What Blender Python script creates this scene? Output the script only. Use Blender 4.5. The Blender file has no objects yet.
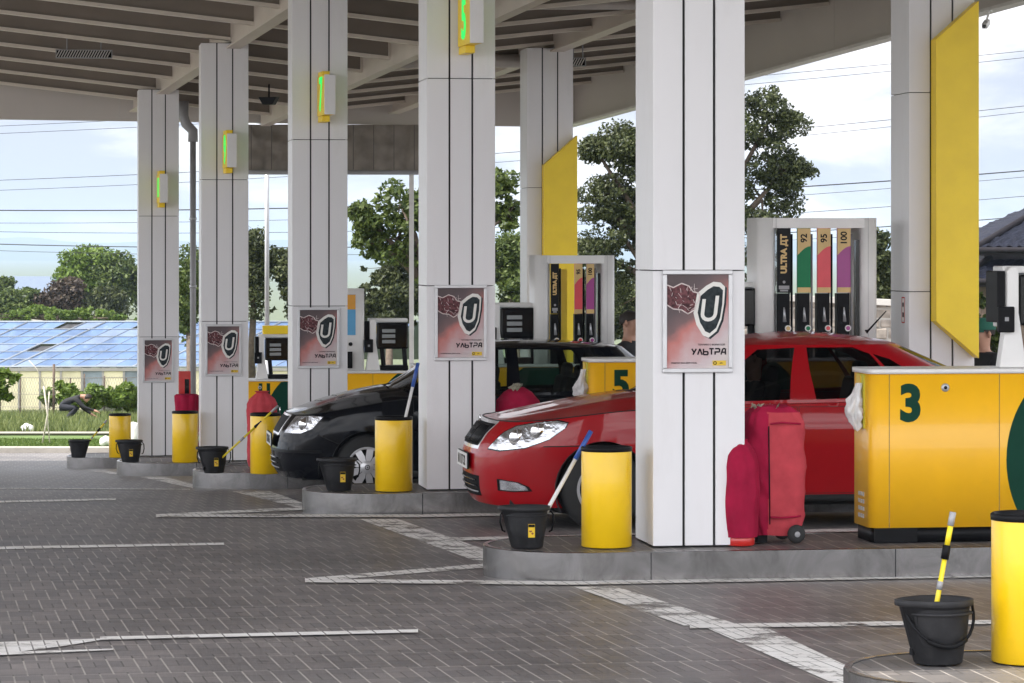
import bpy, bmesh, math, random
import numpy as np
from mathutils import Vector, Matrix, noise as mnoise
from mathutils.geometry import delaunay_2d_cdt
R = math.radians
random.seed(7)
rng = np.random.default_rng(7)
scene = bpy.context.scene
col = scene.collection
F = 3088.0          # focal length in pixels
CX, CY = 512.0, 250.0
CAMZ = 2.0
ROT = R(8.5)

def at(px, py, D):
    return Vector(((px-CX)/F*D, D, CAMZ+(CY-py)/F*D))

# ------------------------------------------------------------------ terrain profile
KN = [(-400,.5),(-60,.36),(5,.28),(12,.145),(18.45,.022),(25,-.145),(31.2,-.415),(36.7,-.686),(43.1,-1.057),(52,-1.42),
      (57,-1.46),(70,-1.80),(95,-2.9),(110,-3.2),(160,-5),(400,-14),(800,-20),(9500,-20)]
KY = [k[0] for k in KN]; KZ = [k[1] for k in KN]
def gz(y):
    return float(np.interp(y, KY, KZ))
def gp(px, py):
    lo, hi = 3.0, 400.0
    for _ in range(60):
        m = (lo+hi)/2
        if CAMZ-(py-CY)/F*m > gz(m): lo = m
        else: hi = m
    return Vector(((px-CX)/F*lo, lo, gz(lo)))

# ------------------------------------------------------------------ materials
MATS = {}
def ln(nt, a, b): nt.links.new(a, b)
def pm(name, c, rough=.5, metal=0., var=.08, scale=6., bump=0., bscale=40., coat=0., spec=.5, stretch=(1,1,1), dirt=0., dirtcol=(.08,.065,.05)):
    if name in MATS: return MATS[name]
    m = bpy.data.materials.new(name); m.use_nodes = True
    nt = m.node_tree; b = nt.nodes['Principled BSDF']
    b.inputs['Roughness'].default_value = rough; b.inputs['Metallic'].default_value = metal
    b.inputs['Specular IOR Level'].default_value = spec
    b.inputs['Coat Weight'].default_value = coat; b.inputs['Coat Roughness'].default_value = .04
    tc = nt.nodes.new('ShaderNodeTexCoord'); mp = nt.nodes.new('ShaderNodeMapping')
    mp.inputs['Scale'].default_value = stretch
    ln(nt, tc.outputs['Object'], mp.inputs['Vector'])
    n = nt.nodes.new('ShaderNodeTexNoise'); n.inputs['Scale'].default_value = scale; n.inputs['Detail'].default_value = 5
    ln(nt, mp.outputs[0], n.inputs['Vector'])
    r = nt.nodes.new('ShaderNodeValToRGB')
    r.color_ramp.elements[0].position = .3; r.color_ramp.elements[1].position = .7
    r.color_ramp.elements[0].color = [max(0,x*(1-var)) for x in c]+[1]
    r.color_ramp.elements[1].color = [min(1,x*(1+var)) for x in c]+[1]
    ln(nt, n.outputs['Fac'], r.inputs['Fac'])
    out = r.outputs['Color']
    if dirt > 0:
        n2 = nt.nodes.new('ShaderNodeTexNoise'); n2.inputs['Scale'].default_value = scale*2.3; n2.inputs['Detail'].default_value = 8
        n2.inputs['Roughness'].default_value = .7
        ln(nt, mp.outputs[0], n2.inputs['Vector'])
        r2 = nt.nodes.new('ShaderNodeMapRange'); r2.inputs['From Min'].default_value = .55; r2.inputs['From Max'].default_value = .8
        r2.inputs['To Max'].default_value = dirt
        ln(nt, n2.outputs['Fac'], r2.inputs['Value'])
        mx = nt.nodes.new('ShaderNodeMixRGB'); mx.inputs['Color2'].default_value = (*dirtcol,1)
        ln(nt, r2.outputs[0], mx.inputs['Fac']); ln(nt, out, mx.inputs['Color1']); out = mx.outputs[0]
    ln(nt, out, b.inputs['Base Color'])
    if bump:
        bn = nt.nodes.new('ShaderNodeTexNoise'); bn.inputs['Scale'].default_value = bscale; bn.inputs['Detail'].default_value = 4
        ln(nt, mp.outputs[0], bn.inputs['Vector'])
        bp = nt.nodes.new('ShaderNodeBump'); bp.inputs['Strength'].default_value = bump; bp.inputs['Distance'].default_value = .01
        ln(nt, bn.outputs['Fac'], bp.inputs['Height']); ln(nt, bp.outputs[0], b.inputs['Normal'])
    MATS[name] = m
    return m

def glass_mat(name, tint, gloss=.9):
    m = bpy.data.materials.new(name); m.use_nodes = True; nt = m.node_tree; nt.nodes.clear()
    o = nt.nodes.new('ShaderNodeOutputMaterial'); mx = nt.nodes.new('ShaderNodeMixShader')
    t = nt.nodes.new('ShaderNodeBsdfTransparent'); t.inputs[0].default_value = (*tint,1)
    g = nt.nodes.new('ShaderNodeBsdfGlossy'); g.inputs['Roughness'].default_value = .02; g.inputs[0].default_value = (gloss,gloss,gloss,1)
    fr = nt.nodes.new('ShaderNodeFresnel'); fr.inputs[0].default_value = 1.5
    ln(nt, fr.outputs[0], mx.inputs[0]); ln(nt, t.outputs[0], mx.inputs[1]); ln(nt, g.outputs[0], mx.inputs[2]); ln(nt, mx.outputs[0], o.inputs[0])
    MATS[name] = m
    return m

def emit_mat(name, c, s):
    m = bpy.data.materials.new(name); m.use_nodes = True; b = m.node_tree.nodes['Principled BSDF']
    b.inputs['Base Color'].default_value = (*c,1); b.inputs['Emission Color'].default_value = (*c,1); b.inputs['Emission Strength'].default_value = s
    MATS[name] = m
    return m

WHITE = pm('white_panel', (.78,.77,.78), .42, var=.03, scale=2.5, bump=.015, bscale=3, stretch=(1,1,.25), dirt=.2, dirtcol=(.5,.47,.44))
GROOVE = pm('groove_dark', (.02,.02,.022), .8)
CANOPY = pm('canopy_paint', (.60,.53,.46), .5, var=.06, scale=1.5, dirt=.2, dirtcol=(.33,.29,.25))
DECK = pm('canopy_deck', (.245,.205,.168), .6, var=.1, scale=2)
FASCIA = pm('fascia_paint', (.58,.54,.50), .45, var=.03, scale=.8, dirt=.15, dirtcol=(.4,.36,.32))
YELLOW = pm('yellow_paint', (.97,.68,.015), .38, var=.05, scale=4, dirt=.1, dirtcol=(.45,.28,.02))
YELLOWB = pm('yellow_bin', (.90,.565,.005), .30, var=.05, scale=5, dirt=.22, dirtcol=(.5,.3,.02), coat=.2)
YELLOWD = pm('dispenser_yellow', (.93,.49,.010), .40, var=.04, scale=4, coat=.3, dirt=.16, dirtcol=(.5,.28,.02))
GREEN = pm('dark_green', (.004,.045,.026), .45, spec=.1)
BLACK = pm('black_plastic', (.006,.006,.007), .45, var=.2, spec=.12)
BLACKG = pm('black_gloss', (.005,.005,.006), .12, var=.1, spec=.35)
RUBBER = pm('rubber', (.018,.018,.018), .8, var=.2, bump=.1)
WPL = pm('white_plastic', (.78,.77,.75), .35, var=.03, dirt=.1, dirtcol=(.5,.47,.43))
GREYP = pm('grey_plastic', (.30,.30,.31), .4, var=.05)
ALU = pm('aluminium', (.60,.60,.61), .40, metal=.5, var=.06, scale=10)
TRIM = pm('bright_trim', (.78,.78,.80), .22, metal=.6, var=.03)
CHROME = pm('chrome', (.85,.85,.87), .08, metal=1, var=.02)
BUCKET = pm('bucket_plastic', (.026,.026,.028), .5, var=.25, scale=9, spec=.18, dirt=.35, dirtcol=(.09,.085,.08))
REDCL = pm('red_cloth', (.33,.012,.046), .8, var=.2, scale=7, bump=.9, bscale=14, spec=.08)
REDCL2 = pm('red_cloth_faded', (.46,.058,.072), .8, var=.18, scale=7, bump=.9, bscale=14, spec=.08)
REDEX = pm('red_enamel', (.55,.02,.015), .25, coat=.5)
CARRED = pm('car_red', (.34,.0015,.006), .35, var=.03, spec=.12, coat=.65, dirt=.06, dirtcol=(.25,.02,.02))
CARBLK = pm('car_black', (.003,.0035,.006), .08, var=.05, spec=.22)
UNDER = pm('underbody', (.01,.01,.01), .8)
SEAT = pm('seat_fabric', (.03,.03,.032), .9)
SKIN = pm('skin', (.46,.25,.17), .55, var=.08)
HAIR = pm('hair', (.02,.014,.01), .7)
SHIRT = pm('black_shirt', (.012,.012,.014), .85, bump=.2, bscale=30)
JEANS = pm('jeans', (.03,.05,.11), .85, bump=.2)
CAPG = pm('green_cap', (.01,.10,.065), .8)
WOODB = pm('bark', (.10,.075,.055), .9, var=.3, scale=12, bump=.6)
CONC = pm('concrete', (.42,.39,.35), .85, var=.12, scale=4, bump=.2, dirt=.3)
STICK = pm('sticker_yellow', (.75,.5,.03), .4)
PAPER = pm('paper', (.75,.72,.68), .7)
TARP = pm('tarp_cloth', (.27,.24,.205), .7, var=.2, scale=4, bump=1.0, bscale=4)
BLUEH = pm('blue_grip', (.03,.09,.35), .4)
GREYSTEEL = pm('galvanised', (.5,.51,.53), .45, metal=.6, var=.08)
GLASS_D = glass_mat('dark_glass', (.24,.24,.245), .5)
GLASS_L = glass_mat('clear_glass', (.62,.70,.66))
GLASS_C = glass_mat('lens_glass', (.9,.92,.95))
GREENLED = emit_mat('green_led', (.01,.75,.12), .42)

# stainless kerb
def steel_mat():
    m = bpy.data.materials.new('kerb_steel'); m.use_nodes = True; nt = m.node_tree; b = nt.nodes['Principled BSDF']
    b.inputs['Metallic'].default_value = .95
    tc = nt.nodes.new('ShaderNodeTexCoord'); mp = nt.nodes.new('ShaderNodeMapping'); mp.inputs['Scale'].default_value = (1,1,.8)
    ln(nt, tc.outputs['Object'], mp.inputs[0])
    n = nt.nodes.new('ShaderNodeTexNoise'); n.inputs['Scale'].default_value = 3; n.inputs['Distortion'].default_value=1.2; n.inputs['Detail'].default_value = 9; n.inputs['Roughness'].default_value = .7
    ln(nt, mp.outputs[0], n.inputs[0])
    r = nt.nodes.new('ShaderNodeValToRGB'); e = r.color_ramp.elements
    e[0].position=.3; e[0].color=(.16,.155,.15,1); e[1].position=.74; e[1].color=(.44,.43,.43,1)
    ln(nt, n.outputs[0], r.inputs[0]); ln(nt, r.outputs[0], b.inputs['Base Color'])
    mr = nt.nodes.new('ShaderNodeMapRange'); mr.inputs['To Min'].default_value=.32; mr.inputs['To Max'].default_value=.12
    ln(nt, n.outputs[0], mr.inputs[0]); ln(nt, mr.outputs[0], b.inputs['Roughness'])
    mp2 = nt.nodes.new('ShaderNodeMapping'); mp2.inputs['Scale'].default_value=(1,1,.12); ln(nt, tc.outputs['Object'], mp2.inputs[0])
    n2 = nt.nodes.new('ShaderNodeTexNoise'); n2.inputs['Scale'].default_value=9; n2.inputs['Detail'].default_value=5; ln(nt, mp2.outputs[0], n2.inputs[0])
    bp = nt.nodes.new('ShaderNodeBump'); bp.inputs['Strength'].default_value=.16; bp.inputs['Distance'].default_value=.02
    ln(nt, n2.outputs[0], bp.inputs['Height']); ln(nt, bp.outputs[0], b.inputs['Normal'])
    MATS['kerb_steel']=m
    return m
STEEL = steel_mat()

# block paving: staggered joints running away from the camera
def paver_nodes(nt, rot=R(11)):
    """returns (colour socket, joint factor socket, vector)"""
    g = nt.nodes.new('ShaderNodeNewGeometry')
    mp = nt.nodes.new('ShaderNodeMapping'); mp.vector_type='TEXTURE'; mp.inputs['Rotation'].default_value=(0,0,rot)
    ln(nt, g.outputs['Position'], mp.inputs[0])
    def brick(bw, rh, mort, off):
        b = nt.nodes.new('ShaderNodeTexBrick'); b.offset=off; b.offset_frequency=2
        b.inputs['Scale'].default_value=1; b.inputs['Brick Width'].default_value=bw; b.inputs['Row Height'].default_value=rh
        b.inputs['Mortar Size'].default_value=mort; b.inputs['Mortar Smooth'].default_value=.2; b.inputs['Bias'].default_value=0
        b.inputs['Color1'].default_value=(0,0,0,1); b.inputs['Color2'].default_value=(1,1,1,1); b.inputs['Mortar'].default_value=(.5,.5,.5,1)
        ln(nt, mp.outputs[0], b.inputs[0]); return b
    b1 = brick(.126,.60,.0042,.5)
    b2 = brick(.126,.22,.004,.5)
    return b1, b2, mp
def math_node(nt, op, a, b=None):
    n = nt.nodes.new('ShaderNodeMath'); n.operation=op
    for i,v in enumerate((a,b)):
        if v is None: continue
        if isinstance(v,(int,float)): n.inputs[i].default_value=v
        else: ln(nt, v, n.inputs[i])
    return n.outputs[0]
def paver_mat(name, base=(.226,.213,.207), rot=R(11)):
    m = bpy.data.materials.new(name); m.use_nodes=True; nt=m.node_tree; b=nt.nodes['Principled BSDF']
    b1,b2,mp = paver_nodes(nt, rot)
    n = nt.nodes.new('ShaderNodeTexNoise'); n.inputs['Scale'].default_value=.55; n.inputs['Detail'].default_value=7; n.inputs['Roughness'].default_value=.65
    ln(nt, mp.outputs[0], n.inputs[0])
    r = nt.nodes.new('ShaderNodeValToRGB'); e=r.color_ramp.elements
    e[0].position=.28; e[0].color=(base[0]*.50,base[1]*.50,base[2]*.51,1); e[1].position=.75; e[1].color=(base[0]*1.3,base[1]*1.28,base[2]*1.28,1)
    ln(nt, n.outputs[0], r.inputs[0])
    # per block tone
    mx = nt.nodes.new('ShaderNodeMixRGB'); mx.blend_type='MULTIPLY'; mx.inputs[0].default_value=.55
    ra = nt.nodes.new('ShaderNodeValToRGB'); ra.color_ramp.elements[0].color=(.50,.50,.53,1); ra.color_ramp.elements[1].color=(1.0,.95,.93,1)
    ln(nt, b2.outputs['Color'], ra.inputs[0]); ln(nt, r.outputs[0], mx.inputs[1]); ln(nt, ra.outputs[0], mx.inputs[2])
    # light sandy joints, worn in places
    n3 = nt.nodes.new('ShaderNodeTexNoise'); n3.inputs['Scale'].default_value=2.6; n3.inputs['Detail'].default_value=4; ln(nt, mp.outputs[0], n3.inputs[0])
    mr = nt.nodes.new('ShaderNodeMapRange'); mr.inputs['From Min'].default_value=.22; mr.inputs['From Max'].default_value=.50; ln(nt, n3.outputs[0], mr.inputs[0])
    jf = math_node(nt,'MULTIPLY', b1.outputs['Fac'], mr.outputs[0])
    jm = nt.nodes.new('ShaderNodeMixRGB'); jm.inputs[2].default_value=(.40,.37,.34,1)
    ln(nt, jf, jm.inputs[0]); ln(nt, mx.outputs[0], jm.inputs[1])
    j2 = nt.nodes.new('ShaderNodeMixRGB'); j2.inputs[2].default_value=(.04,.037,.035,1)
    f2 = math_node(nt,'MULTIPLY', b2.outputs['Fac'], .6)
    ln(nt, f2, j2.inputs[0]); ln(nt, jm.outputs[0], j2.inputs[1])
    jm3 = nt.nodes.new('ShaderNodeMixRGB'); ln(nt, jf, jm3.inputs[0]); ln(nt, j2.outputs[0], jm3.inputs[1]); ln(nt, jm.outputs[0], jm3.inputs[2])
    # oil and chewing gum spots
    v = nt.nodes.new('ShaderNodeTexNoise'); v.inputs['Scale'].default_value=.28; v.inputs['Detail'].default_value=3; ln(nt, mp.outputs[0], v.inputs[0])
    mr2 = nt.nodes.new('ShaderNodeMapRange'); mr2.inputs['From Min'].default_value=.56; mr2.inputs['From Max'].default_value=.72; mr2.inputs['To Max'].default_value=.55
    ln(nt, v.outputs[0], mr2.inputs[0])
    st = nt.nodes.new('ShaderNodeMixRGB'); st.inputs[2].default_value=(.035,.033,.033,1); ln(nt, mr2.outputs[0], st.inputs[0]); ln(nt, jm3.outputs[0], st.inputs[1])
    vo = nt.nodes.new('ShaderNodeTexVoronoi'); vo.inputs['Scale'].default_value=1.7; ln(nt, mp.outputs[0], vo.inputs[0])
    sp_ = nt.nodes.new('ShaderNodeMapRange'); sp_.inputs['From Min'].default_value=.05; sp_.inputs['From Max'].default_value=.03; sp_.inputs['To Max'].default_value=.75; ln(nt, vo.outputs['Distance'], sp_.inputs[0])
    s2 = nt.nodes.new('ShaderNodeMixRGB'); s2.inputs[2].default_value=(.03,.028,.027,1); ln(nt, sp_.outputs[0], s2.inputs[0]); ln(nt, st.outputs[0], s2.inputs[1])
    ln(nt, s2.outputs[0], b.inputs['Base Color'])
    rr = nt.nodes.new('ShaderNodeMapRange'); rr.inputs['To Min'].default_value=.34; rr.inputs['To Max'].default_value=.60; ln(nt, n.outputs[0], rr.inputs[0]); ln(nt, rr.outputs[0], b.inputs['Roughness'])
    nb = nt.nodes.new('ShaderNodeTexNoise'); nb.inputs['Scale'].default_value=22; nb.inputs['Detail'].default_value=4; ln(nt, mp.outputs[0], nb.inputs[0])
    h = math_node(nt,'SUBTRACT', nb.outputs[0], b2.outputs['Fac'])
    bp = nt.nodes.new('ShaderNodeBump'); bp.inputs['Strength'].default_value=.35; bp.inputs['Distance'].default_value=.006
    ln(nt, h, bp.inputs['Height']); ln(nt, bp.outputs[0], b.inputs['Normal'])
    MATS[name]=m
    return m
PAVER = paver_mat('block_paving')
PAVER_I = paver_mat('island_paving', (.175,.168,.163), R(8.5))

def paint_mat(name, worn):
    m = bpy.data.materials.new(name); m.use_nodes=True; nt=m.node_tree; b=nt.nodes['Principled BSDF']
    b1,b2,mp = paver_nodes(nt)
    b.inputs['Roughness'].default_value=.6
    n = nt.nodes.new('ShaderNodeTexNoise'); n.inputs['Scale'].default_value=3.5; n.inputs['Detail'].default_value=9; n.inputs['Roughness'].default_value=.72
    ln(nt, mp.outputs[0], n.inputs[0])
    r = nt.nodes.new('ShaderNodeValToRGB'); e=r.color_ramp.elements
    e[0].position=.3; e[0].color=(.60,.57,.53,1); e[1].position=.6; e[1].color=(.86,.85,.83,1); ln(nt, n.outputs[0], r.inputs[0]); ln(nt, r.outputs[0], b.inputs['Base Color'])
    mr = nt.nodes.new('ShaderNodeMapRange'); mr.inputs['From Min'].default_value=.40+worn; mr.inputs['From Max'].default_value=.30+worn; ln(nt, n.outputs[0], mr.inputs[0])
    jf = math_node(nt,'MULTIPLY', b1.outputs['Fac'], .6)
    f2 = math_node(nt,'MULTIPLY', b2.outputs['Fac'], .5 if worn>0 else .2)
    a = math_node(nt,'MAXIMUM', math_node(nt,'MAXIMUM', mr.outputs[0], jf), f2)
    tr = nt.nodes.new('ShaderNodeBsdfTransparent'); mx = nt.nodes.new('ShaderNodeMixShader')
    ln(nt, a, mx.inputs[0]); ln(nt, b.outputs[0], mx.inputs[1]); ln(nt, tr.outputs[0], mx.inputs[2]); ln(nt, mx.outputs[0], nt.nodes['Material Output'].inputs[0])
    MATS[name]=m
    return m
PAINT = paint_mat('road_paint', .045)
PAINTW = paint_mat('road_paint_worn', .095)

def leaf_mat(name, c1, c2, trans=.3):
    m = bpy.data.materials.new(name); m.use_nodes=True; nt=m.node_tree; nt.nodes.clear()
    o = nt.nodes.new('ShaderNodeOutputMaterial'); g = nt.nodes.new('ShaderNodeNewGeometry')
    r = nt.nodes.new('ShaderNodeValToRGB'); r.color_ramp.elements[0].color=(*c1,1); r.color_ramp.elements[1].color=(*c2,1)
    ln(nt, g.outputs['Random Per Island'], r.inputs[0])
    d = nt.nodes.new('ShaderNodeBsdfPrincipled'); d.inputs['Roughness'].default_value=.5; d.inputs['Specular IOR Level'].default_value=.35
    ln(nt, r.outputs[0], d.inputs['Base Color'])
    t = nt.nodes.new('ShaderNodeBsdfTranslucent'); ln(nt, r.outputs[0], t.inputs[0])
    mx = nt.nodes.new('ShaderNodeMixShader'); mx.inputs[0].default_value=trans
    ln(nt, d.outputs[0], mx.inputs[1]); ln(nt, t.outputs[0], mx.inputs[2]); ln(nt, mx.outputs[0], o.inputs[0])
    MATS[name]=m
    return m
LEAF_D = leaf_mat('leaf_dark', (.012,.022,.008), (.10,.115,.042))
LEAF_M = leaf_mat('leaf_mid', (.022,.045,.010), (.13,.17,.04))
LEAF_L = leaf_mat('leaf_light', (.06,.11,.015), (.17,.24,.04))
LEAF_P = leaf_mat('leaf_purple', (.035,.022,.02), (.10,.075,.05))
GRASS_S = leaf_mat('grass_short', (.06,.11,.02), (.16,.22,.05))
GRASS_T = leaf_mat('grass_tall', (.055,.09,.025), (.23,.26,.09))

# ------------------------------------------------------------------ mesh builder
class MB:
    def __init__(s): s.v=[]; s.f=[]; s.sm=[]
    def add(s, vs, fs, smooth=False):
        o=len(s.v); s.v += [tuple(p) for p in vs]; s.f += [tuple(i+o for i in f) for f in fs]; s.sm += [smooth]*len(fs); return s
    def box(s, cx,cy,cz, sx,sy,sz, M=None):
        vs=[Vector((x*sx/2,y*sy/2,z*sz/2)) for x in(-1,1) for y in(-1,1) for z in(-1,1)]
        if M is not None: vs=[M@v for v in vs]
        vs=[v+Vector((cx,cy,cz)) for v in vs]
        return s.add(vs, [(0,1,3,2),(4,6,7,5),(0,4,5,1),(2,3,7,6),(0,2,6,4),(1,5,7,3)])
    def bb(s, x0,x1,y0,y1,z0,z1): return s.box((x0+x1)/2,(y0+y1)/2,(z0+z1)/2,x1-x0,y1-y0,z1-z0)
    def tube(s, pts, r, n=8, caps=True):
        pts=[Vector(p) for p in pts]; rs = r if isinstance(r,(list,tuple)) else [r]*len(pts)
        rings=[]; up=None
        for i,p in enumerate(pts):
            t=(pts[min(i+1,len(pts)-1)]-pts[max(i-1,0)])
            if t.length<1e-9: t=Vector((0,0,1))
            t.normalize()
            if up is None: up = Vector((0,0,1)) if abs(t.z)<.9 else Vector((1,0,0))
            a=t.cross(up)
            if a.length<1e-6: a=t.cross(Vector((0,1,0)))
            a.normalize(); b=a.cross(t).normalized(); up=b
            rings.append([p+(a*math.cos(2*math.pi*k/n)+b*math.sin(2*math.pi*k/n))*rs[i] for k in range(n)])
        vs=[v for r_ in rings for v in r_]; fs=[]
        for i in range(len(pts)-1):
            for k in range(n): fs.append((i*n+k,(i+1)*n+k,(i+1)*n+(k+1)%n,i*n+(k+1)%n))
        s.add(vs,fs,True)
        if caps:
            o=len(s.v)-len(vs)
            s.f.append(tuple(o+k for k in range(n))); s.f.append(tuple(o+(len(pts)-1)*n+k for k in reversed(range(n)))); s.sm+=[False,False]
        return s
    def lathe(s, prof, n=32, c=(0,0,0), sx=1, sy=1, axis='z', fold=None, cap=False):
        vs=[];fs=[]
        for i,(r,z) in enumerate(prof):
            for k in range(n):
                a=2*math.pi*k/n; rr=r*(fold(a,z) if fold else 1)
                x,y=rr*math.cos(a)*sx, rr*math.sin(a)*sy
                p=(x,y,z) if axis=='z' else ((x,z,y) if axis=='y' else (z,x,y))
                vs.append((p[0]+c[0],p[1]+c[1],p[2]+c[2]))
        for i in range(len(prof)-1):
            for k in range(n): fs.append((i*n+k,i*n+(k+1)%n,(i+1)*n+(k+1)%n,(i+1)*n+k))
        s.add(vs,fs,True)
        if cap:
            o=len(s.v)-len(vs); s.f.append(tuple(o+k for k in reversed(range(n)))); s.f.append(tuple(o+(len(prof)-1)*n+k for k in range(n))); s.sm+=[False,False]
        return s
    def prism(s, poly, a, b, plane='xz', smooth=False):
        """extrude 2-D polygon; plane xz -> along y from a to b; xy -> along z; yz -> along x"""
        n=len(poly); m={'xz':lambda p,t:(p[0],t,p[1]),'xy':lambda p,t:(p[0],p[1],t),'yz':lambda p,t:(t,p[0],p[1])}[plane]
        vs=[m(p,a) for p in poly]+[m(p,b) for p in poly]
        fs=[tuple(range(n)),tuple(reversed(range(n,2*n)))]
        s.add(vs,fs); o=len(s.v)-2*n
        for i in range(n): s.f.append((o+i,o+n+i,o+n+(i+1)%n,o+(i+1)%n)); s.sm.append(smooth)
        return s
    def build(s, name, m, parent=None, bevel=0, seg=2, autofix=True, loc=None, rotz=None):
        me=bpy.data.meshes.new(name); me.from_pydata(s.v,[],s.f); 
        if autofix and len(s.f)<60000:
            bm=bmesh.new(); bm.from_mesh(me); bmesh.ops.recalc_face_normals(bm, faces=bm.faces)
            bm.to_mesh(me); bm.free()
        if len(me.polygons)==len(s.sm): me.polygons.foreach_set('use_smooth', s.sm)
        me.materials.append(m); me.update()
        o=bpy.data.objects.new(name,me); col.objects.link(o)
        if parent is not None: o.parent=parent
        if loc is not None: o.location=loc
        if rotz is not None: o.rotation_euler=(0,0,rotz)
        if bevel:
            bv=o.modifiers.new('bevel','BEVEL'); bv.width=bevel; bv.segments=seg; bv.limit_method='ANGLE'; bv.angle_limit=R(35)
        return o

def tag(o,label=None,cat=None,group=None,kind=None):
    if label: o['label']=label
    if cat: o['category']=cat
    if group: o['group']=group
    if kind: o['kind']=kind
    return o
def thing(name,label,cat,loc=(0,0,0),rotz=0,group=None):
    o=bpy.data.objects.new(name,None); col.objects.link(o); o.location=loc; o.rotation_euler=(0,0,rotz); o.empty_display_size=.1
    return tag(o,label,cat,group)
def struct(o): o['kind']='structure'; return o
def copy_tree(o,parent=None):
    c=o.copy(); col.objects.link(c)
    if parent is not None: c.parent=parent
    for ch in list(o.children): copy_tree(ch,c)
    return c
def text(name, body, size, m, parent, loc, rot=(R(90),0,0), bold=0., align='CENTER', sx=1., ext=.0008, spacing=1.):
    cu=bpy.data.curves.new(name,'FONT'); cu.body=body; cu.size=size; cu.align_x=align; cu.align_y='CENTER'; cu.extrude=ext; cu.offset=bold; cu.space_character=spacing
    cu.resolution_u=4
    tmp=bpy.data.objects.new(name,cu); me=bpy.data.meshes.new_from_object(tmp); bpy.data.objects.remove(tmp); me.materials.clear(); me.materials.append(m)
    o=bpy.data.objects.new(name,me); col.objects.link(o); o.parent=parent; o.location=loc; o.rotation_euler=rot; o.scale=(sx,1,1)
    return o
def npmesh(name, v, f, m, parent=None, nper=4):
    me=bpy.data.meshes.new(name); n=len(v); k=len(f)
    me.vertices.add(n); me.vertices.foreach_set('co', np.asarray(v,dtype=np.float32).ravel())
    me.loops.add(k*nper); me.loops.foreach_set('vertex_index', np.asarray(f,dtype=np.int32).ravel())
    me.polygons.add(k); me.polygons.foreach_set('loop_start', np.arange(0,k*nper,nper,dtype=np.int32)); 
    me.update(calc_edges=True); me.validate(); me.materials.append(m)
    o=bpy.data.objects.new(name,me); col.objects.link(o)
    if parent is not None: o.parent=parent
    return o
# ------------------------------------------------------------------ camera
cam=bpy.data.cameras.new('camera'); co=bpy.data.objects.new('camera',cam); col.objects.link(co)
cam.sensor_width=36; cam.lens=F/1024*36; cam.shift_y=-(341.5-CY)/1024; cam.clip_start=.5; cam.clip_end=30000
co.location=(0,0,CAMZ); co.rotation_euler=(R(90),0,0); scene.camera=co

# ------------------------------------------------------------------ ground sheets
def sheet(name, m, y0, y1, x0, x1, dz, step=1.0, edge=None, nx=2):
    ys=sorted(set([y0,y1]+[y for y in KY if y0<y<y1]+[y0+step*i for i in range(int((y1-y0)/step)+1)]))
    mb=MB(); vs=[];fs=[]
    for j,y in enumerate(ys):
        for i in range(nx):
            x=x0+(x1-x0)*i/(nx-1)
            vs.append((x,y,gz(y)+dz))
    for j in range(len(ys)-1):
        for i in range(nx-1): fs.append((j*nx+i,j*nx+i+1,(j+1)*nx+i+1,(j+1)*nx+i))
    mb.add(vs,fs); return struct(mb.build(name,m,autofix=False))
SOIL=pm('soil', (.10,.12,.045), .95, var=.35, scale=.4, bump=.5, bscale=3, dirt=.4, dirtcol=(.16,.13,.08))
PLAIN=SOIL
ter=sheet('ground',SOIL,-400,9500,-7000,7000,0,step=400)
sheet('forecourt_paving',PAVER,8,52,-60,60,.004,step=2)
APR=pm('bounce_apron',(.24,.23,.215),.8,var=.1,scale=.6,bump=.2,dirt=.3)  # unseen ground behind the camera, added to bounce light onto pillars and roof
sheet('road',APR,-60,7.9,-60,60,.004,step=4)
PATHM=pm('path_concrete',(.30,.275,.235),.85,var=.1,scale=2)
sheet('path',PATHM,57.5,58.5,-60,60,.06,step=2)
GRASSG=pm('lawn_ground',(.10,.16,.035),.95,var=.25,scale=3)
sheet('lawn',GRASSG,52.25,57.0,-60,60,.035,step=1)
sheet('meadow',pm('meadow_ground',(.11,.14,.045),.95,var=.3,scale=2),58.6,74,-60,60,.02,step=2)
kb=MB(); kb.bb(-60,60,52.0,52.24,gz(52)-.1,gz(52)+.10)
struct(kb.build('kerb',CONC,bevel=.015))

# painted markings (pixel corners of the photo projected on the sloping ground)
def mark(corners, m=PAINT, dz=.008, n=24):
    P=[gp(*c) for c in corners]  # a b along one edge, d c along the other
    a,b,c,d=P; vs=[];fs=[]
    for i in range(n+1):
        t=i/n
        for q in (a.lerp(b,t), d.lerp(c,t)): vs.append((q.x,q.y,gz(q.y)+dz))
    for i in range(n): fs.append((2*i,2*i+1,2*i+3,2*i+2))
    mb=MB(); mb.add(vs,fs); return struct(mb.build('road_marking',m,autofix=False))
def mline(p0,p1,w,m=PAINT,dz=.008,w1=None):
    w1=w if w1 is None else w1
    return mark([(p0[0],p0[1]-w/2),(p1[0],p1[1]-w1/2),(p1[0],p1[1]+w1/2),(p0[0],p0[1]+w/2)],m,dz)
mark([(573,588),(684,627),(735,625),(616,588)],PAINTW)
mark([(708,630),(845,690),(886,686),(766,629)],PAINTW)
mark([(359,520),(484,565),(486,551),(398,520)],PAINTW)
mark([(232,492),(304,510),(304,504),(270,492)],PAINTW)
mark([(140,477.5),(193,489),(193,485),(166,477.5)],PAINTW)
mark([(88,471),(121,476),(121,474),(105,471)],PAINTW)
mline((305,581.5),(488,566.5),4)
mline((306,582.4),(571,585),3.6,dz=.012)
mline((571,585),(1060,576),3.6,dz=.012)
mline((156,517),(305,509.5),3,dz=.01)
mline((158,517.1),(420,517.4),2.8,dz=.013)
mline((420,517.4),(640,513),2.8,dz=.013)
mline((445,541),(620,537),3,dz=.013)
mline((620,537),(1060,527),3,dz=.013)
mline((690,628.5),(1000,624),4,dz=.012)
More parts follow.
